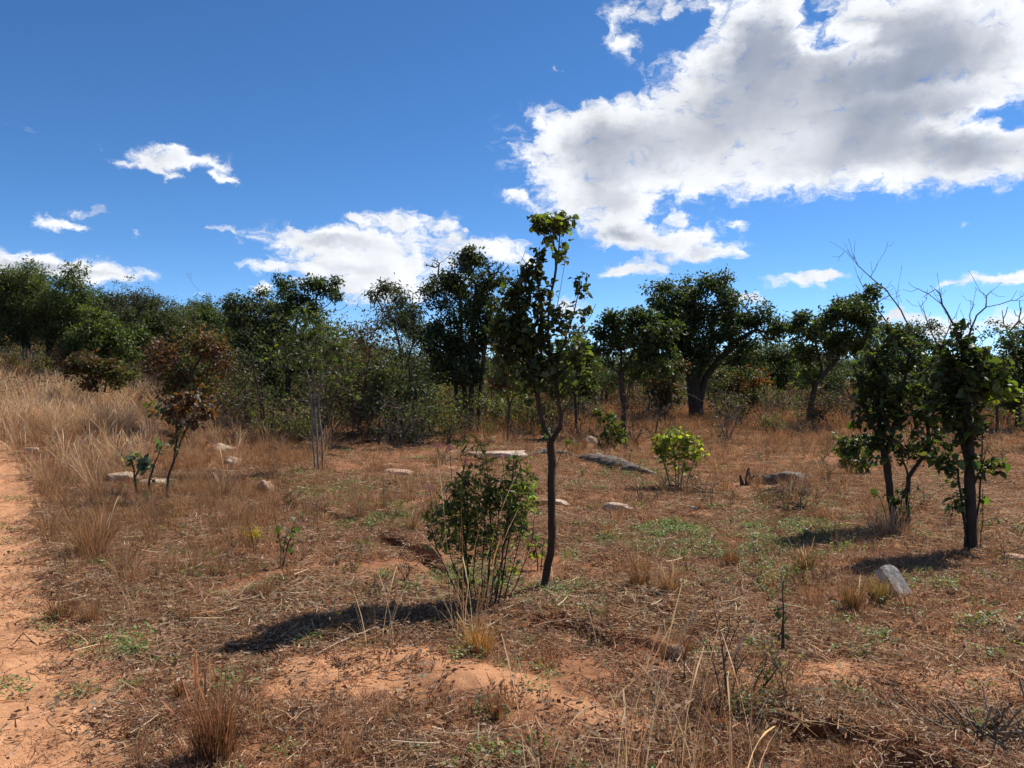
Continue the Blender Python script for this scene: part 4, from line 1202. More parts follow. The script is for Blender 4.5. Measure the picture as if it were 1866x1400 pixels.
def pix(p):
    z = H(p[:, 0], p[:, 1])
    return CX + F * p[:, 0] / p[:, 1], HZ + F * (EYE - z) / p[:, 1]


def thin(p, dens, rng):
    return p[rng.random(len(p)) < np.clip(dens, 0, 1)]


def gauss(px, py, spots):
    s = np.zeros(len(px))
    for (cx, cy, rx, ry, a) in spots:
        s = np.maximum(s, a * np.exp(-((px - cx) / rx) ** 2 - ((py - cy) / ry) ** 2))
    return s


r = np.random.default_rng(900)
# straw litter
p = np.vstack([wedge(10500, 2.0, 6.5, r), wedge(13000, 6.5, 13, r), wedge(12000, 13, 26, r)])
x, y = p.T
bare = sandmask(x, y)
hol = gauss(*pix(p), [(1010, 1150, 130, 45, .7), (1180, 1190, 110, 40, .7), (760, 1005, 70, 25, .6), (420, 1060, 60, 20, .5)])
dens = (1 - hol) * (.44 + 1.35 * fbm(x * .75, y * .75, 4, 50, .6)) * (1 - .93 * bare) * (1 - .75 * bankmask(x, y))
p = thin(p, dens, r)
scatter('straw_litter', 'thin straw and dead leaves lying over the red soil', 'straw', S_LITTER, p, r.uniform(.7, 1.25, len(p)) * np.interp(p[:, 1], [4, 20], [.85, 1.4]), 1, .08)
p = thin(wedge(900, 2, 9, r), np.ones(900), r)
p = p[path_in(p[:, 0], p[:, 1]) < .5]
scatter('fallen_leaves', 'scattered fallen leaves and twigs on the soil', 'litter', S_CRUMB, p, r.uniform(.6, 1.2, len(p)), 2, .08)
# short red-brown grass
p = np.vstack([wedge(17000, 2.0, 6.5, r), wedge(24000, 6.5, 13, r), wedge(30000, 13, 28, r)])
x, y = p.T
hol = gauss(*pix(p), [(1010, 1150, 130, 45, .7), (1180, 1190, 110, 40, .7), (760, 1005, 70, 25, .6), (420, 1060, 60, 20, .5)])
dens = (1 - hol) * (.46 + 1.3 * fbm(x * .6 + 9, y * .6, 4, 60, .6)) * (1 - .95 * sandmask(x, y)) * (1 - .6 * bankmask(x, y))
p = thin(p, dens, r)
scatter('short_dry_grass', 'short red-brown dry grass covering the open ground', 'grass', S_SHORT, p, r.uniform(.6, 1.3, len(p)) * np.interp(p[:, 1], [4, 9, 25], [.75, 1.0, 1.6]), 3, .1)
# knee-high brown tussocky grass
p = np.vstack([wedge(5000, 2.2, 12, r), wedge(12000, 12, 30, r)])
x, y = p.T
px, py = pix(p)
zone = gauss(px, py, [(190, 990, 140, 110, .95), (640, 1340, 320, 60, .13), (250, 1330, 120, 70, .2), (1100, 1330, 300, 50, .2), (130, 900, 120, 60, .9), (430, 960, 120, 90, .5), (320, 1060, 160, 60, .45), (1320, 1270, 90, 50, .3), (1060, 1230, 160, 60, .28), (700, 950, 200, 60, .2), (1450, 890, 120, 30, .3), (1620, 960, 110, 40, .5), (250, 850, 260, 60, .8), (450, 840, 150, 60, .5), (90, 960, 60, 120, .7), (880, 1110, 70, 30, .6), (1250, 800, 500, 40, .35)])
dens = (zone + .03) * (1 - .95 * sandmask(x, y)) * (.7 + .8 * fbm(x * 1.5, y * 1.5, 3, 70))
p = thin(p, dens, r)
scatter('tussock_grass', 'brown knee-high grass in uneven clumps', 'grass', S_MID, p, r.uniform(.6, 1.35, len(p)) * np.interp(p[:, 1], [4, 20], [.9, 1.5]), 4, .12)
# tall straw field on the left bank
p = np.vstack([wedge(26000, 11, 34, r)])
x, y = p.T
px, py = pix(p)
fld = ss(300, 120, px + .35 * (py - 760)) * ss(850, 790, py)
dens = np.maximum(fld, gauss(px, py, [(330, 760, 120, 50, .22), (480, 800, 120, 40, .05), (150, 850, 80, 30, .3)])) * (1 - sandmask(x, y)) * np.clip(.5 + 3.2 * fbm(x * .5, y * .5, 3, 80), .05, 1)
p = thin(p, dens, r)
scatter('tall_straw_grass', 'tall pale straw-coloured grass on the bank at the left', 'grass', S_TALL, p, r.uniform(.55, 1.3, len(p)), 5, .2)
# far grass
p = np.vstack([wedge(11000, 24, 50, r), wedge(9000, 50, 110, r)])
scatter('far_grass', 'brown grass stretching away under the far trees', 'grass', S_FARG, p, r.uniform(.8, 1.4, len(p)) * np.interp(p[:, 1], [24, 100], [1, 2.4]), 6, .08)
# green ground cover
p = np.vstack([wedge(9000, 2.5, 9, r), wedge(12000, 9, 20, r)])
x, y = p.T
px, py = pix(p)
gz = gauss(px, py, [(1040, 1082, 50, 12, 1.), (1240, 985, 130, 34, .42), (1760, 1150, 60, 20, .7), (1700, 1120, 80, 20, .35), (1680, 1065, 40, 14, .7), (600, 890, 90, 18, .55), (680, 935, 90, 24, .3), (1400, 1053, 40, 10, .9), (560, 880, 60, 20, .4), (1130, 870, 90, 30, .25), (1380, 990, 90, 50, .28),
                    (1830, 1190, 40, 14, .5), (1570, 1155, 20, 8, .7), (1720, 1220, 30, 12, .35), (1450, 960, 160, 40, .2), (250, 1195, 40, 10, .4), (870, 1060, 50, 20, .5), (1130, 985, 60, 14, .4), (1780, 1230, 90, 60, .1), (1700, 1190, 160, 60, .12), (970, 1380, 40, 20, .4), (1330, 1060, 60, 14, .3)])
dens = (1 - sandmask(x, y)) * gz * (.35 + 1.9 * np.maximum(0, fbm(x * 2.2, y * 2.2, 3, 90) + .12)) + .012
p = thin(p, dens * 1.6, r)
scatter('green_ground_cover', 'low green creeping leaves in patches on the red soil', 'ground cover', S_COVER, p, r.uniform(.45, 1.05, len(p)), 7, .12)
# undergrowth of bushes below the trees
p = wedge(2600, 17, 48, r)
x, y = p.T
px, py = pix(p)
front = np.interp(px, [0, 150, 300, 420, 520, 700, 900, 1000, 1150, 1300, 1500, 1700, 1866], [25, 25, 25, 23, 18, 18, 19, 21, 20, 21, 20, 19, 17])
dens = np.where(y > front, .46, 0.0) * (.7 + 1.3 * fbm(x * .25, y * .25, 2, 95)) * np.interp(px, [0, 240, 300, 480, 900, 980, 1500, 1866], [.5, .7, 1., .75, .55, .22, .22, .4])
p = thin(p, dens, r)
scatter('undergrowth', 'tangled leafy undergrowth of low bushes below the trees', 'undergrowth', S_BUSH, p, r.uniform(.4, 1.5, len(p)) ** 1.15, 8, .08)
p = thin(wedge(1900, 15, 42, r), np.full(1900, .4), r)
p = p[r.random(len(p)) < np.interp(CX + F * p[:, 0] / p[:, 1], [0, 900, 1000, 1866], [1, 1, .5, .5])]
p = p[p[:, 1] > np.interp(CX + F * p[:, 0] / p[:, 1], [0, 420, 520, 900, 1866], [22, 18, 16.5, 19, 17])]
scatter('dry_undergrowth', 'grey leafless brushwood among the bushes', 'undergrowth', S_TWIG, p, r.uniform(.5, 1.5, len(p)), 9, .15)
# thicket of thin saplings
def thicketfn(r):
    pal = [OLIVE + DRYB[:1], DARKG + GREEN, DARKG, GREEN + OLIVE, RUSSET + DARKG + OLIVE][int(r.integers(5))]
    h = r.uniform(1.8, 2.9)
    stems = []
    for _ in range(int(r.integers(2, 5))):
        a = r.uniform(0, 6.28); ln = r.uniform(.15, .5)
        stems.append(np.array([[.06 * math.cos(a), .06 * math.sin(a), -.05], [ln * .5 * math.cos(a) + r.normal(0, .06), ln * .5 * math.sin(a), h * .4], [ln * math.cos(a) + r.normal(0, .1), ln * math.sin(a), h * .75]]))
    n = int(r.integers(55, 90))
    tops = np.array([q[-1] for q in stems])
    pts = tops[r.integers(0, len(tops), n)] + r.normal(0, 1, (n, 3)) * np.array([.38, .38, h * .24])
    pts[:, 2] = np.maximum(pts[:, 2], .3)
    P, par, _, _ = grow(stems, pts, r, .16, .14)
    me, _ = wood_mesh('x', P, par, .024, .0035, 5, [BARK_DARK, BARK_GREY, BARK_RED][int(r.integers(3))], r)
    v = np.empty(len(me.vertices) * 3, np.float32); me.vertices.foreach_get('co', v)
    f = np.empty(len(me.loops), np.int32); me.loops.foreach_get('vertex_index', f)
    bpy.data.meshes.remove(me)
    v = v.reshape(-1, 3)
    nl = int(r.integers(500, 1700))
    pos, R, sz, _ = leaf_cloud(pts, .09, nl, r, .07)
    lv, lf, k = leaf_geo(T_SIMPLE, pos, R, sz)
    return join((v, f.reshape(-1, 4), np.tile(np.array(BARK_DARK), (len(v), 1))), (lv, lf, np.repeat(pick(pal, nl, r), k, 0)))


S_THICK = source_set('thicket', thicketfn, 12, M_FAR, 7000)
p = wedge(900, 17, 46, r)
px, py = pix(p)
front = np.interp(px, [0, 300, 420, 500, 900, 1000, 1300, 1866], [30, 26, 22, 18, 20, 23, 24, 22])
p = thin(p, np.where(p[:, 1] > front, np.interp(px, [0, 400, 500, 950, 1050, 1866], [.2, .26, .34, .28, .12, .14]), 0), r)
scatter('sapling_thicket', 'dark thicket of thin-stemmed saplings between the trees', 'thicket', S_THICK, p, r.uniform(.6, 1.25, len(p)), 11, .06)


def weedfn(r):
    h = r.uniform(.22, .5)
    n = int(r.integers(3, 7))
    stems = [np.array([[0, 0, -.02], [r.normal(0, .06), r.normal(0, .06), h * .5], [r.normal(0, .13), r.normal(0, .13), h]]) for _ in range(n)]
    stems = with_twigs(stems, r, 10, .05, .14)
    P, par, _, _ = grow(stems, [], r, .06)
    me, _ = wood_mesh('x', P, par, .0034, .0012, 4, BARK_RED, r)
    v = np.empty(len(me.vertices) * 3, np.float32); me.vertices.foreach_get('co', v)
    f = np.empty(len(me.loops), np.int32); me.loops.foreach_get('vertex_index', f)
    bpy.data.meshes.remove(me)
    v = v.reshape(-1, 3)
    nl = int(r.integers(10, 90))
    pts = P[r.integers(0, len(P), 30)]
    pos, R, sz, _ = leaf_cloud(pts[pts[:, 2] > .03] if (pts[:, 2] > .03).any() else pts, .03, nl, r, .032)
    lv, lf, k = leaf_geo(T_SIMPLE, pos, R, sz)
    pal = [RUSSET, OLIVE + DRYB, GREEN + OLIVE, DRYB][int(r.integers(4))]
    tc = [(.13, .07, .045), (.10, .06, .04), (.16, .11, .08)][int(r.integers(3))]
    return join((v, f.reshape(-1, 4), np.tile(np.array(tc), (len(v), 1))), (lv, lf, np.repeat(pick(pal, nl, r), k, 0)))


S_WEED = source_set('weeds', weedfn, 12, M_FAR, 7100)
p = np.vstack([wedge(900, 3.2, 10, r), wedge(1500, 10, 22, r)])
px, py = pix(p)
z = gauss(px, py, [(620, 1010, 220, 90, .5), (1200, 900, 200, 40, .35), (1450, 900, 120, 40, .8), (1620, 960, 120, 40, .6), (330, 950, 220, 90, .35), (880, 1110, 90, 30, .8), (1330, 1280, 110, 50, .7), (1820, 1330, 120, 70, .5), (600, 830, 200, 40, .35), (1150, 800, 500, 30, .5), (450, 780, 120, 40, .6), (700, 1350, 300, 60, .12), (1050, 1170, 140, 40, .3), (1500, 830, 150, 30, .6)])
p = thin(p, (z + .05) * (1 - sandmask(p[:, 0], p[:, 1])) * (.7 + 1.2 * fbm(p[:, 0] * .8, p[:, 1] * .8, 3, 97)), r)
scatter('dry_weeds', 'thin reddish dry weeds dotted over the open ground', 'weeds', S_WEED, p, r.uniform(.4, 1.0, len(p)) * np.interp(p[:, 1], [3, 6, 20], [.6, .85, 1.3]), 12, .12)


def pebblefn(r):
    n = 14
    V, Fa, T = [], [], []
    base = np.array([(1, 0, 0), (-1, 0, 0), (0, 1, 0), (0, -1, 0), (0, 0, 1), (0, 0, -1)], float)
    fa = np.array([(0, 2, 4), (2, 1, 4), (1, 3, 4), (3, 0, 4), (2, 0, 5), (1, 2, 5), (3, 1, 5), (0, 3, 5)])
    for i in range(n):
        a = r.uniform(0, 6.28); q = .25 * math.sqrt(r.random())
        sz = r.uniform(.0015, .0045) * (2.0 if r.random() < .08 else 1)
        V.append((base + r.normal(0, .22, base.shape)) * sz * np.array([1.2, 1, .7]) + np.array([q * math.cos(a), q * math.sin(a), sz * .3]))
        Fa.append(fa + 6 * i)
        T.append(np.tile(pick([(.62, .33, .17), (.5, .25, .125), (.6, .45, .32)], 1, r), (6, 1)))
    return np.vstack(V), [np.vstack(Fa)], np.vstack(T)


S_PEB = source_set('pebbles', pebblefn, 5, M_BARK, 7200)
p = wedge(5200, 2.0, 9, r)
p = thin(p, .15 + .55 * sandmask(p[:, 0], p[:, 1]), r)
scatter('pebbles', 'small clods and pebbles on the bare red sand', 'pebbles', S_PEB, p, r.uniform(.6, 1.5, len(p)), 13, .05)
# far wood
p = np.vstack([wedge(170, 38, 60, r), wedge(330, 60, 120, r)])
p = thin(p, np.interp(CX + F * p[:, 0] / p[:, 1], [0, 500, 650, 1000, 1866], [1, 1, .75, .7, .7]), r)
scatter('far_woodland', 'far-off mixed woodland closing the view', 'woodland', S_FARTREE, p, r.uniform(.7, 1.15, len(p)) * np.interp(p[:, 1], [36, 60, 120], [.72, 1.0, 1.4]) * np.interp(CX + F * p[:, 0] / p[:, 1], [0, 420, 560, 900, 1020, 1866], [1.0, .95, .72, .70, .78, .76]), 10, .04)


# ------------------------------------------------------------------ separate grass tufts
def tuft(px, py, hpx, wpx, label, seed, n=120, pal=None, tall=0, lean=.2, tpal=None, curve=.35):
    rng = np.random.default_rng(seed)
    b = ground_at(px, py)
    s = b.y / F
    h, w = hpx * s, wpx * s
    root = thing('grass_tuft', label, 'grass tuft', b, 'separate tufts of dry grass')
    n = int(n * 1.5)
    v, f, t = join(blades(n, w * .22, h * .35, h, .0056, rng, pal or GOLD, lean, curve, 4), blades(n // 3, w * .3, h * .15, h * .45, .0046, rng, OLDG + REDG, .7, .6, 3))
    obj('blades', mesh('blades', v, f, M_DRY, t), root, kind='stuff')
    if tall:
        v, f, t = blades(tall, w * .28, h * .6, h * 1.35, .0038, rng, tpal or PALEG, lean * .6, curve, 6, head=1.0)
        obj('seed_stalks', mesh('seed_stalks', v, [f], M_DRY, t), root, kind='stuff')


REDDISH = [(.28, .14, .07), (.22, .11, .055), (.34, .19, .09)]
tuft(388, 1392, 150, 130, 'large upright reddish grass tuft at the lower left', 701, 230, REDDISH, 50, .12, REDDISH)
tuft(873, 1190, 75, 80, 'golden spiky grass tuft at the foot of the leafy shrub', 702, 170, [(.42, .24, .07), (.36, .22, .08), (.50, .32, .12)], 6, .3)
tuft(1165, 1072, 70, 70, 'spiky grass tuft right of the young tree, the left one of two', 703, 110, None, 14, .25)
tuft(1222, 1088, 70, 60, 'spiky upright grass tuft right of the young tree, the right one of two', 704, 110, None, 14, .22)
tuft(1334, 1035, 48, 40, 'small golden tuft on open ground, left of a similar fainter one', 705, 150)
tuft(1376, 1036, 38, 30, 'small faint tuft right beside the small golden tuft', 706, 60, REDG)
tuft(1466, 1046, 56, 60, 'broad green-tinged tuft left of the pale upright stone slab', 707, 140, GOLD + [(.14, .16, .05)], 12, .3)
tuft(1553, 1114, 70, 60, 'dark golden tuft just in front of the upright stone slab', 708, 140, [(.30, .18, .06), (.24, .15, .06)], 8, .22)
tuft(1606, 1098, 56, 50, 'golden tuft touching the left foot of the upright stone slab', 709, 120, [(.34, .22, .07), (.22, .19, .06)], 5, .22)
tuft(1652, 1108, 36, 46, 'low straw tuft right below the upright stone slab', 710, 60, STRAW, 0, .4)
tuft(108, 1128, 60, 90, 'round brown tuft at the edge of the sandy path', 711, 130, GOLD + REDG, 0, .45)
tuft(166, 1012, 85, 100, 'dense brown tuft by the path, with a long pale stalk', 712, 220, GOLD + REDG, 12, .3)
tuft(325, 1276, 40, 36, 'small reddish tuft behind the large upright one at lower left', 713, 60, REDDISH, 10, .15, REDDISH)
tuft(410, 905, 80, 60, 'grey-straw tuft of upright stalks left of the rusty stone', 714, 90, OLDG + STRAW, 14, .2)
tuft(750, 972, 55, 40, 'thin brown tuft on the open ground left of the leafy shrub', 715, 70, GOLD, 10, .25)
tuft(660, 942, 46, 44, 'dark twiggy tuft in the middle of the open ground', 716, 50, OLDG + REDG, 10, .3, OLDG)
tuft(1455, 905, 40, 90, 'straggly grey tuft lying against the grey boulder', 717, 110, OLDG, 16, .6, OLDG)
tuft(905, 1312, 66, 40, 'thin reddish tuft on the sandy ridge at the bottom', 718, 40, REDDISH, 10, .14, REDDISH)
tuft(1620, 975, 60, 120, 'straw tuft around the feet of the two-stemmed tree', 719, 170, OLDG + STRAW + REDG, 30, .5)
tuft(1300, 1290, 60, 110, 'dark tangled tuft around the foot of the reddish dry weed', 720, 170, REDG + OLDG, 10, .45)
tuft(1830, 1330, 60, 160, 'tangled straw heap at the lower right corner', 721, 160, OLDG + STRAW + REDG, 24, .95, STRAW, .8)
for i, (px, py, hp, tl, lab) in enumerate([(1150, 1440, 380, 7, 'tall bending seed stalks left of the dry weed at the bottom'), (1245, 1430, 330, 7, 'tall pale seed stalks at the bottom right of centre'), (1350, 1450, 340, 4, 'tall arching straw stalks in front of the eroded bank'),
                                           (1000, 1440, 300, 5, 'thin tall seed stalks at the bottom centre'), (850, 1160, 330, 5, 'long pale seed stalks standing in front of the leafy shrub'), (690, 1180, 190, 3, 'two or three thin stalks on the bare ground left of the shrub')]):
    tuft(px, py, hp * .8, 150, lab, 740 + i, 14, STRAW + REDG, int(tl * 1.8), .2, PALEG, .5)


# ------------------------------------------------------------------ rocks
import bmesh


def rock(name, label, px, py, wpx, hpx, mat, seed, depth=.7, cat='rock', sink=.52, rot=None, rough=.44, flatt=0.0, tilt=0.0, d=None, group='rocks lying on the open ground'):
    rng = np.random.default_rng(seed)
    b = ground_at(px, py) if d is None else Vector(base_of(px, d))
    s = b.y / F
    w, h = wpx * s, hpx * s * .8
    bm = bmesh.new()
    bmesh.ops.create_icosphere(bm, subdivisions=4, radius=1.0)
    v = np.array([q.co[:] for q in bm.verts])
    fc = np.array([[q.index for q in fce.verts] for fce in bm.faces])
    bm.free()
    for k in range(16):                                     # knock flat facets off
        nrm = rng.normal(0, 1, 3); nrm /= np.linalg.norm(nrm)
        c = rng.uniform(.45, .85)
        dd = v @ nrm - c
        v -= np.outer(np.maximum(dd, 0) * .85, nrm)
    o3 = rng.uniform(0, 50, 3)
    nz = fbm(v[:, 0] * 2.2 + o3[0] + v[:, 2], v[:, 1] * 2.2 + o3[1] - v[:, 2] * .6, 6, seed, .6)
    v *= (1 + rough * nz)[:, None]
    if flatt:
        v[:, 2] = np.where(v[:, 2] > flatt, flatt + (v[:, 2] - flatt) * .25, v[:, 2])
    v[:, 2] -= v[:, 2].min()
    v[:, 2] *= (h / (1 - sink)) / v[:, 2].max()
    v[:, 2] -= h * sink / (1 - sink)
    v[:, 0] *= w / 2 / np.abs(v[:, 0]).max()
    v[:, 1] *= w / 2 * depth / np.abs(v[:, 1]).max()
    a = rng.uniform(-.3, .3) if rot is None else rot
    o = obj(name, mesh(name, v, [fc], mat, smooth=True), None, b, label=label, category=cat, group=group)
    o.rotation_euler = (0, tilt, a)
    return o


rock('rock', 'flat pale rock with white top behind the dark-stemmed sapling', 222, 880, 70, 24, M_PALE, 801, .8, flatt=.5, tilt=-.08)
rock('rock', 'low pale rock half hidden by the dark-stemmed sapling', 285, 884, 70, 14, M_PALE, 802, .8, flatt=.3)
rock('rock', 'pale cracked rock left of centre, the upper of two', 402, 820, 58, 15, M_PALE, 803, .7, rot=.5, tilt=.15)
rock('rock', 'pale slanting rock left of centre, the lower of two', 422, 846, 48, 17, M_PALE, 804, .7, rot=-.4, tilt=.22)
rock('rock', 'small bright white stone in the grass beyond the pale rocks', 415, 774, 24, 12, M_PALE, 805, .8)
rock('rock', 'rusty upright stone with a cream-coloured broken side', 482, 900, 34, 32, M_RUST, 806, .8, sink=.25)
rock('rock', 'low brown rock lying alone in the open ground', 728, 864, 64, 10, M_RUST, 807, .7, flatt=.3)
rock('rock_ledge', 'long flat pale rock ledge behind the leafy shrub', 905, 833, 112, 14, M_PALE, 808, .5, flatt=.2, rot=0.05)


def log_mat():
    m, t, out = new_mat('log_wood')
    pos = t.node('ShaderNodeTexCoord', out=3)
    n1 = t.noise(t.vec('MULTIPLY', pos, (1.2, 9, 14)), 3.0, 6, .65)
    n2 = t.noise(pos, 5, 3)
    c = t.mix(t.smooth(n1, .42, .62), (.045, .032, .024, 1), (.24, .185, .13, 1))
    c = t.mix(t.smooth(n2, .5, .7), c, (.11, .075, .05, 1))
    p = t.n.new('ShaderNodeBsdfPrincipled')
    t.put(p.inputs['Base Color'], c)
    p.inputs['Roughness'].default_value = .9
    b = t.n.new('ShaderNodeBump')
    b.inputs['Strength'].default_value = .9
    b.inputs['Distance'].default_value = .03
    t.put(b.inputs['Height'], n1)
    t.l.new(b.outputs[0], p.inputs['Normal'])
    t.l.new(p.outputs[0], out.inputs[0])
    return m


M_LOG = log_mat()


def ledge(label, pts, rad, seed, squash=.75, drop=.35):
    """long weathered fallen trunk following a line on the ground"""
    rng = np.random.default_rng(seed)
    w = [ground_at(*q) for q in pts]
    b = w[0].copy()
    line = np.array([(q - b)[:] for q in w])
    n, m = 90, 18
    tt = np.linspace(0, 1, n)
    kn = np.linspace(0, 1, len(pts))
    c = np.stack([np.interp(tt, kn, line[:, i]) for i in range(3)], -1)
    rr = np.interp(tt, kn, rad) * np.sqrt(np.clip(np.minimum(tt, 1 - tt) * 14, .02, 1))
    ph = np.linspace(0, 2 * np.pi, m, endpoint=False)
    A, T = np.meshgrid(ph, tt)
    k = 1 + .40 * fbm(T * 8, np.cos(A) * 1.3 + np.sin(A) * 2.2, 5, seed, .6) + .35 * fbm(T * 34, A * 1.1, 4, seed + 3, .65)
    d = np.gradient(c, axis=0); d /= np.linalg.norm(d, axis=1)[:, None]
    sx = np.stack([d[:, 1], -d[:, 0], np.zeros(n)], -1)
    v = c[:, None] + sx[:, None] * (np.cos(A) * k * rr[:, None] * 1.25)[..., None] + np.array([0, 0, 1.0]) * (np.sin(A) * k * rr[:, None] * squash + rr[:, None] * drop)[..., None]
    i, j = np.meshgrid(np.arange(n - 1), np.arange(m), indexing='ij')
    q = np.stack([i * m + j, i * m + (j + 1) % m, (i + 1) * m + (j + 1) % m, (i + 1) * m + j], -1).reshape(-1, 4)
    obj('fallen_log', mesh('fallen_log', v.reshape(-1, 3), [q], M_LOG, smooth=True), None, b, label=label, category='log', group='weathered logs on the open ground')


ledge('thin dark weathered log lying between the pale ledge and the longer log', [(955, 832), (990, 826), (1030, 829), (1066, 836)], [.03, .08, .07, .04], 809)
ledge('long dark weathered fallen log right of the young tree trunk', [(1052, 838), (1085, 842), (1120, 850), (1160, 860), (1196, 866)], [.06, .15, .15, .10, .04], 810)
rock('rock', 'small white stone just in front of the long dark log', 1134, 860, 30, 11, M_PALE, 811, .8)
rock('rock', 'pale whitish rock beyond the long log, behind the young tree', 1068, 808, 44, 18, M_PALE, 812, .6)
rock('rock', 'pale flat rock right behind the young tree trunk', 1012, 922, 72, 16, M_PALE, 813, .7, flatt=.3, rot=-.2)
rock('rock', 'cream and brown rock in the open right of the young tree', 1122, 930, 66, 16, M_PALE, 814, .6, flatt=.4)
rock('rock', 'tiny grey-white stone below the yellow-green bush', 1264, 930, 24, 10, M_SLAB, 815, .8)
rock('rock', 'pale stone half behind the yellow-green bush', 1198, 838, 22, 9, M_PALE, 816, .8)
rock('boulder', 'rounded dark grey boulder with dry brush against it', 1432, 880, 90, 28, M_GREY, 817, .7, cat='boulder', sink=.4)
rock('rock', 'flat brownish rock at the right edge beside the dark trunk', 1846, 1026, 60, 20, M_RUST, 818, .7, flatt=.4)
rock('rock', 'sandy half-buried rock in the eroded hollow', 1235, 1190, 40, 16, M_RUST, 819, .8, flatt=.5)
rock('rock', 'small white pebble pair in the litter left of centre', 474, 1086, 20, 11, M_PALE, 820, .9)
rock('rock', 'small white stone chip near the sandy path', 160, 1138, 16, 7, M_PALE, 821, .8)
rock('rock', 'pale stone at the top end of the path in the straw', 58, 824, 36, 10, M_PALE, 822, .6, flatt=.4)
rock('rock', 'small broken stone between the two pale slanting rocks and the straw', 378, 832, 20, 9, M_PALE, 831, .8)
rock('rock', 'small rusty stone in front of the low pale rock by the sapling', 262, 893, 22, 9, M_RUST, 832, .8)
rock('rock', 'small pale stone right of the dark-stemmed sapling', 338, 878, 18, 8, M_PALE, 833, .8)
rock('rock', 'small rusty stone right of the cream-coloured broken stone', 512, 894, 18, 8, M_RUST, 834, .8)
rock('rock', 'pale rock glimpsed under the bare-twigged scrubby tree', 690, 790, 50, 12, M_PALE, 823, .6, flatt=.3)


def slab():
    b = ground_at(1634, 1088)
    s = b.y / F
    bm = bmesh.new()
    bmesh.ops.create_cube(bm, size=1.0)
    for v in bm.verts:
        v.co.x *= 34 * s
        v.co.y *= 62 * s
        v.co.z *= 20 * s
    bm.verts.ensure_lookup_table()
    bmesh.ops.bevel(bm, geom=list(bm.edges), offset=.006, segments=2, affect='EDGES')
    bmesh.ops.subdivide_edges(bm, edges=list(bm.edges), cuts=3, use_grid_fill=True)
    rng = np.random.default_rng(5)
    for v in bm.verts:
        v.co += Vector(rng.normal(0, .0022, 3))
        if v.co.y > 20 * s and v.co.x > 4 * s:
            v.co.y -= (v.co.x - 4 * s) * .8
    me = bpy.data.meshes.new('stone_slab')
    bm.to_mesh(me); bm.free()
    me.materials.append(M_SLAB)
    o = obj('stone_slab', me, None, b + Vector((-.01, .02, .10)), label='pale grey flat stone slab propped up at an angle by the right-hand tufts', category='stone slab')
    o.rotation_euler = (math.radians(58), math.radians(-14), math.radians(24))


slab()


# ------------------------------------------------------------------ fallen sticks
def stick(label, pts, seed, r0=.01, col=BARK_GREY):
    rng = np.random.default_rng(seed)
    w = [ground_at(*p[:2]) for p in pts]
    b = w[0].copy()
    poly = np.array([(q - b)[:] for q in w], float)
    poly[:, 2] += r0 * .7 + np.array([p[2] if len(p) > 2 else 0 for p in pts])
    P, par, _, _ = grow([poly], [], rng, .06)
    me, _ = wood_mesh('fallen_stick', P, par, r0, r0 * .5, 6, col, rng, flare=1)
    obj('fallen_stick', me, None, b, label=label, category='stick', group='sticks lying on the ground')


stick('pale thin stick lying across the edge of the tree shadow', [(570, 1198), (620, 1178, .02), (690, 1152, .03)], 851, .005, (.45, .36, .26))
stick('grey stick lying below the yellow-green bush', [(1328, 920), (1345, 926), (1360, 932)], 852, .018, BARK_PALE)
stick('dark curved twig lying on the sandy path', [(130, 1262), (145, 1272), (160, 1276)], 853, .004, (.08, .05, .04))
stick('bent dry twig at the left edge of the path', [(18, 1182), (40, 1170, .05), (70, 1182), (95, 1190)], 854, .004, (.10, .06, .04))
stick('pale stick on the grass at the right edge', [(1770, 1148), (1800, 1153), (1830, 1156)], 855, .006, BARK_PALE)
stick('thin dark stick right of the dark-trunked tree', [(1800, 975), (1830, 968, .03), (1862, 972)], 856, .008, BARK_DARK)
stick('grey twig with pale bark in the lower right corner', [(1716, 1352), (1760, 1385, .03), (1800, 1399)], 857, .006, BARK_PALE)
stick('long straw-coloured stick at the lower left of the tree shadow', [(480, 1240), (440, 1260), (400, 1300)], 858, .004, (.4, .3, .2))


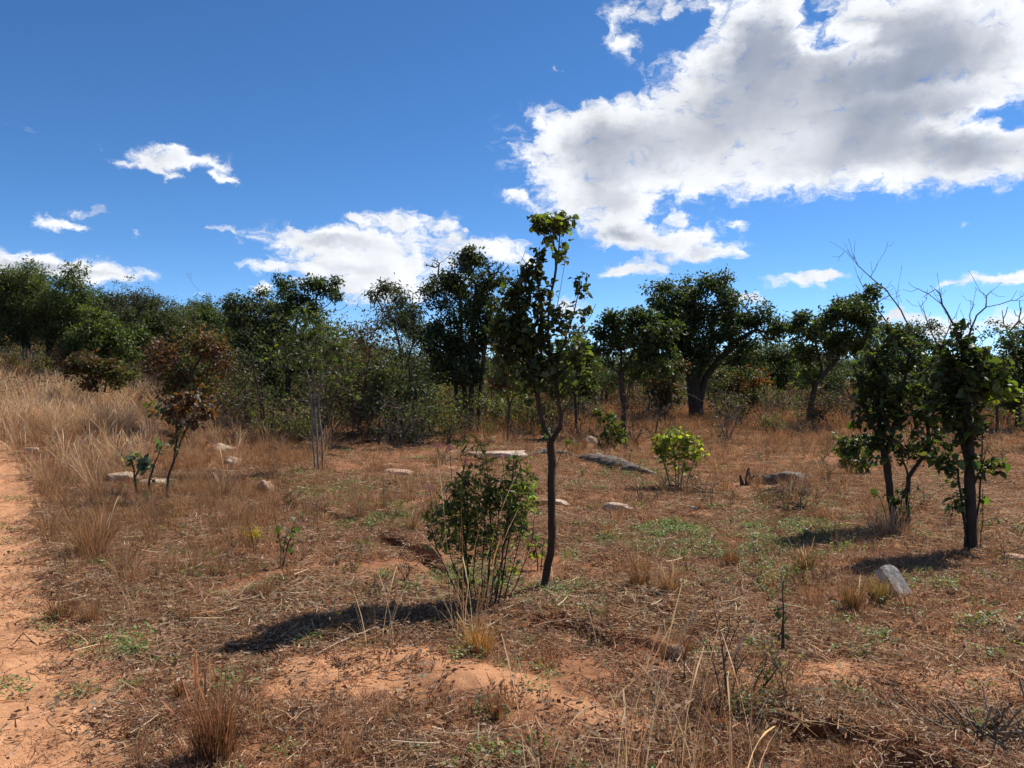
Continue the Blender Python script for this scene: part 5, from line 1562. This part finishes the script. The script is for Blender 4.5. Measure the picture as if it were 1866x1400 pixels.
def brush_heap(label, px, py, wpx, hpx, n, seed, col=BARK_GREY):
    rng = np.random.default_rng(seed)
    b = ground_at(px, py)
    sc = b.y / F
    w, h = wpx * sc, hpx * sc
    root = thing('brush_heap', label, 'brushwood', b)
    V, Q, T, o = [], [], [], 0
    for i in range(n):
        a = rng.uniform(0, 6.28)
        c = np.array([rng.normal(0, w * .22), rng.normal(0, w * .15), abs(rng.normal(0, h * .25)) + .02])
        dr = np.array([math.cos(a), math.sin(a) * .7, rng.normal(.15, .3)])
        L = rng.uniform(.12, .35) * w
        ln = [c - dr * L, c + rng.normal(0, .03, 3), c + dr * L]
        for q in ln:
            q[2] = max(q[2], .01)
        P, par, _, _ = grow(with_twigs([np.array(ln)], rng, 3, .05, .2), [], rng, .08)
        me, _ = wood_mesh('twig', P, par, rng.uniform(.003, .006), .0014, 4, tuple(np.array(col) * rng.uniform(.6, 1.3)), rng, flare=1)
        obj('twig', me, root)


brush_heap('heap of dry grey brushwood leaning on the grey boulder', 1446, 905, 110, 34, 34, 861)
brush_heap('low scatter of dark twigs below the brushwood heap', 1452, 934, 70, 16, 16, 862, BARK_DARK)
brush_heap('dark dead twigs at the foot of the yellow-green bush', 1262, 902, 120, 16, 22, 863, BARK_DARK)
brush_heap('tangle of dry stems in the lower right corner', 1810, 1350, 150, 26, 22, 864, (.26, .18, .12))
stick('long dark fallen branch lying in the shade left of the tall dark clump', [(640, 812), (700, 806, .05), (770, 812)], 865, .05, BARK_DARK)
stick('thin dark branch beside the pale rocks left of centre', [(560, 838), (600, 832, .03), (640, 836)], 866, .02, BARK_DARK)
rr = np.random.default_rng(950)
pts = []
for o in list(COL.objects):
    if o.get('category') in ('rock', 'log', 'boulder', 'stone slab') and o.parent is None and o.data:
        bb = np.array([v[:] for v in o.bound_box])
        hw, hd = np.abs(bb[:, 0]).max(), np.abs(bb[:, 1]).max()
        for a in rr.uniform(0, 6.28, 9):
            pts.append((o.location.x + math.cos(a) * hw * rr.uniform(.8, 1.15), o.location.y + math.sin(a) * hd * rr.uniform(.85, 1.3)))
pts = np.array(pts)
scatter('rock_side_grass', 'dry grass growing up against the rocks', 'grass', S_MID, pts, rr.uniform(.35, .9, len(pts)), 14, .15)
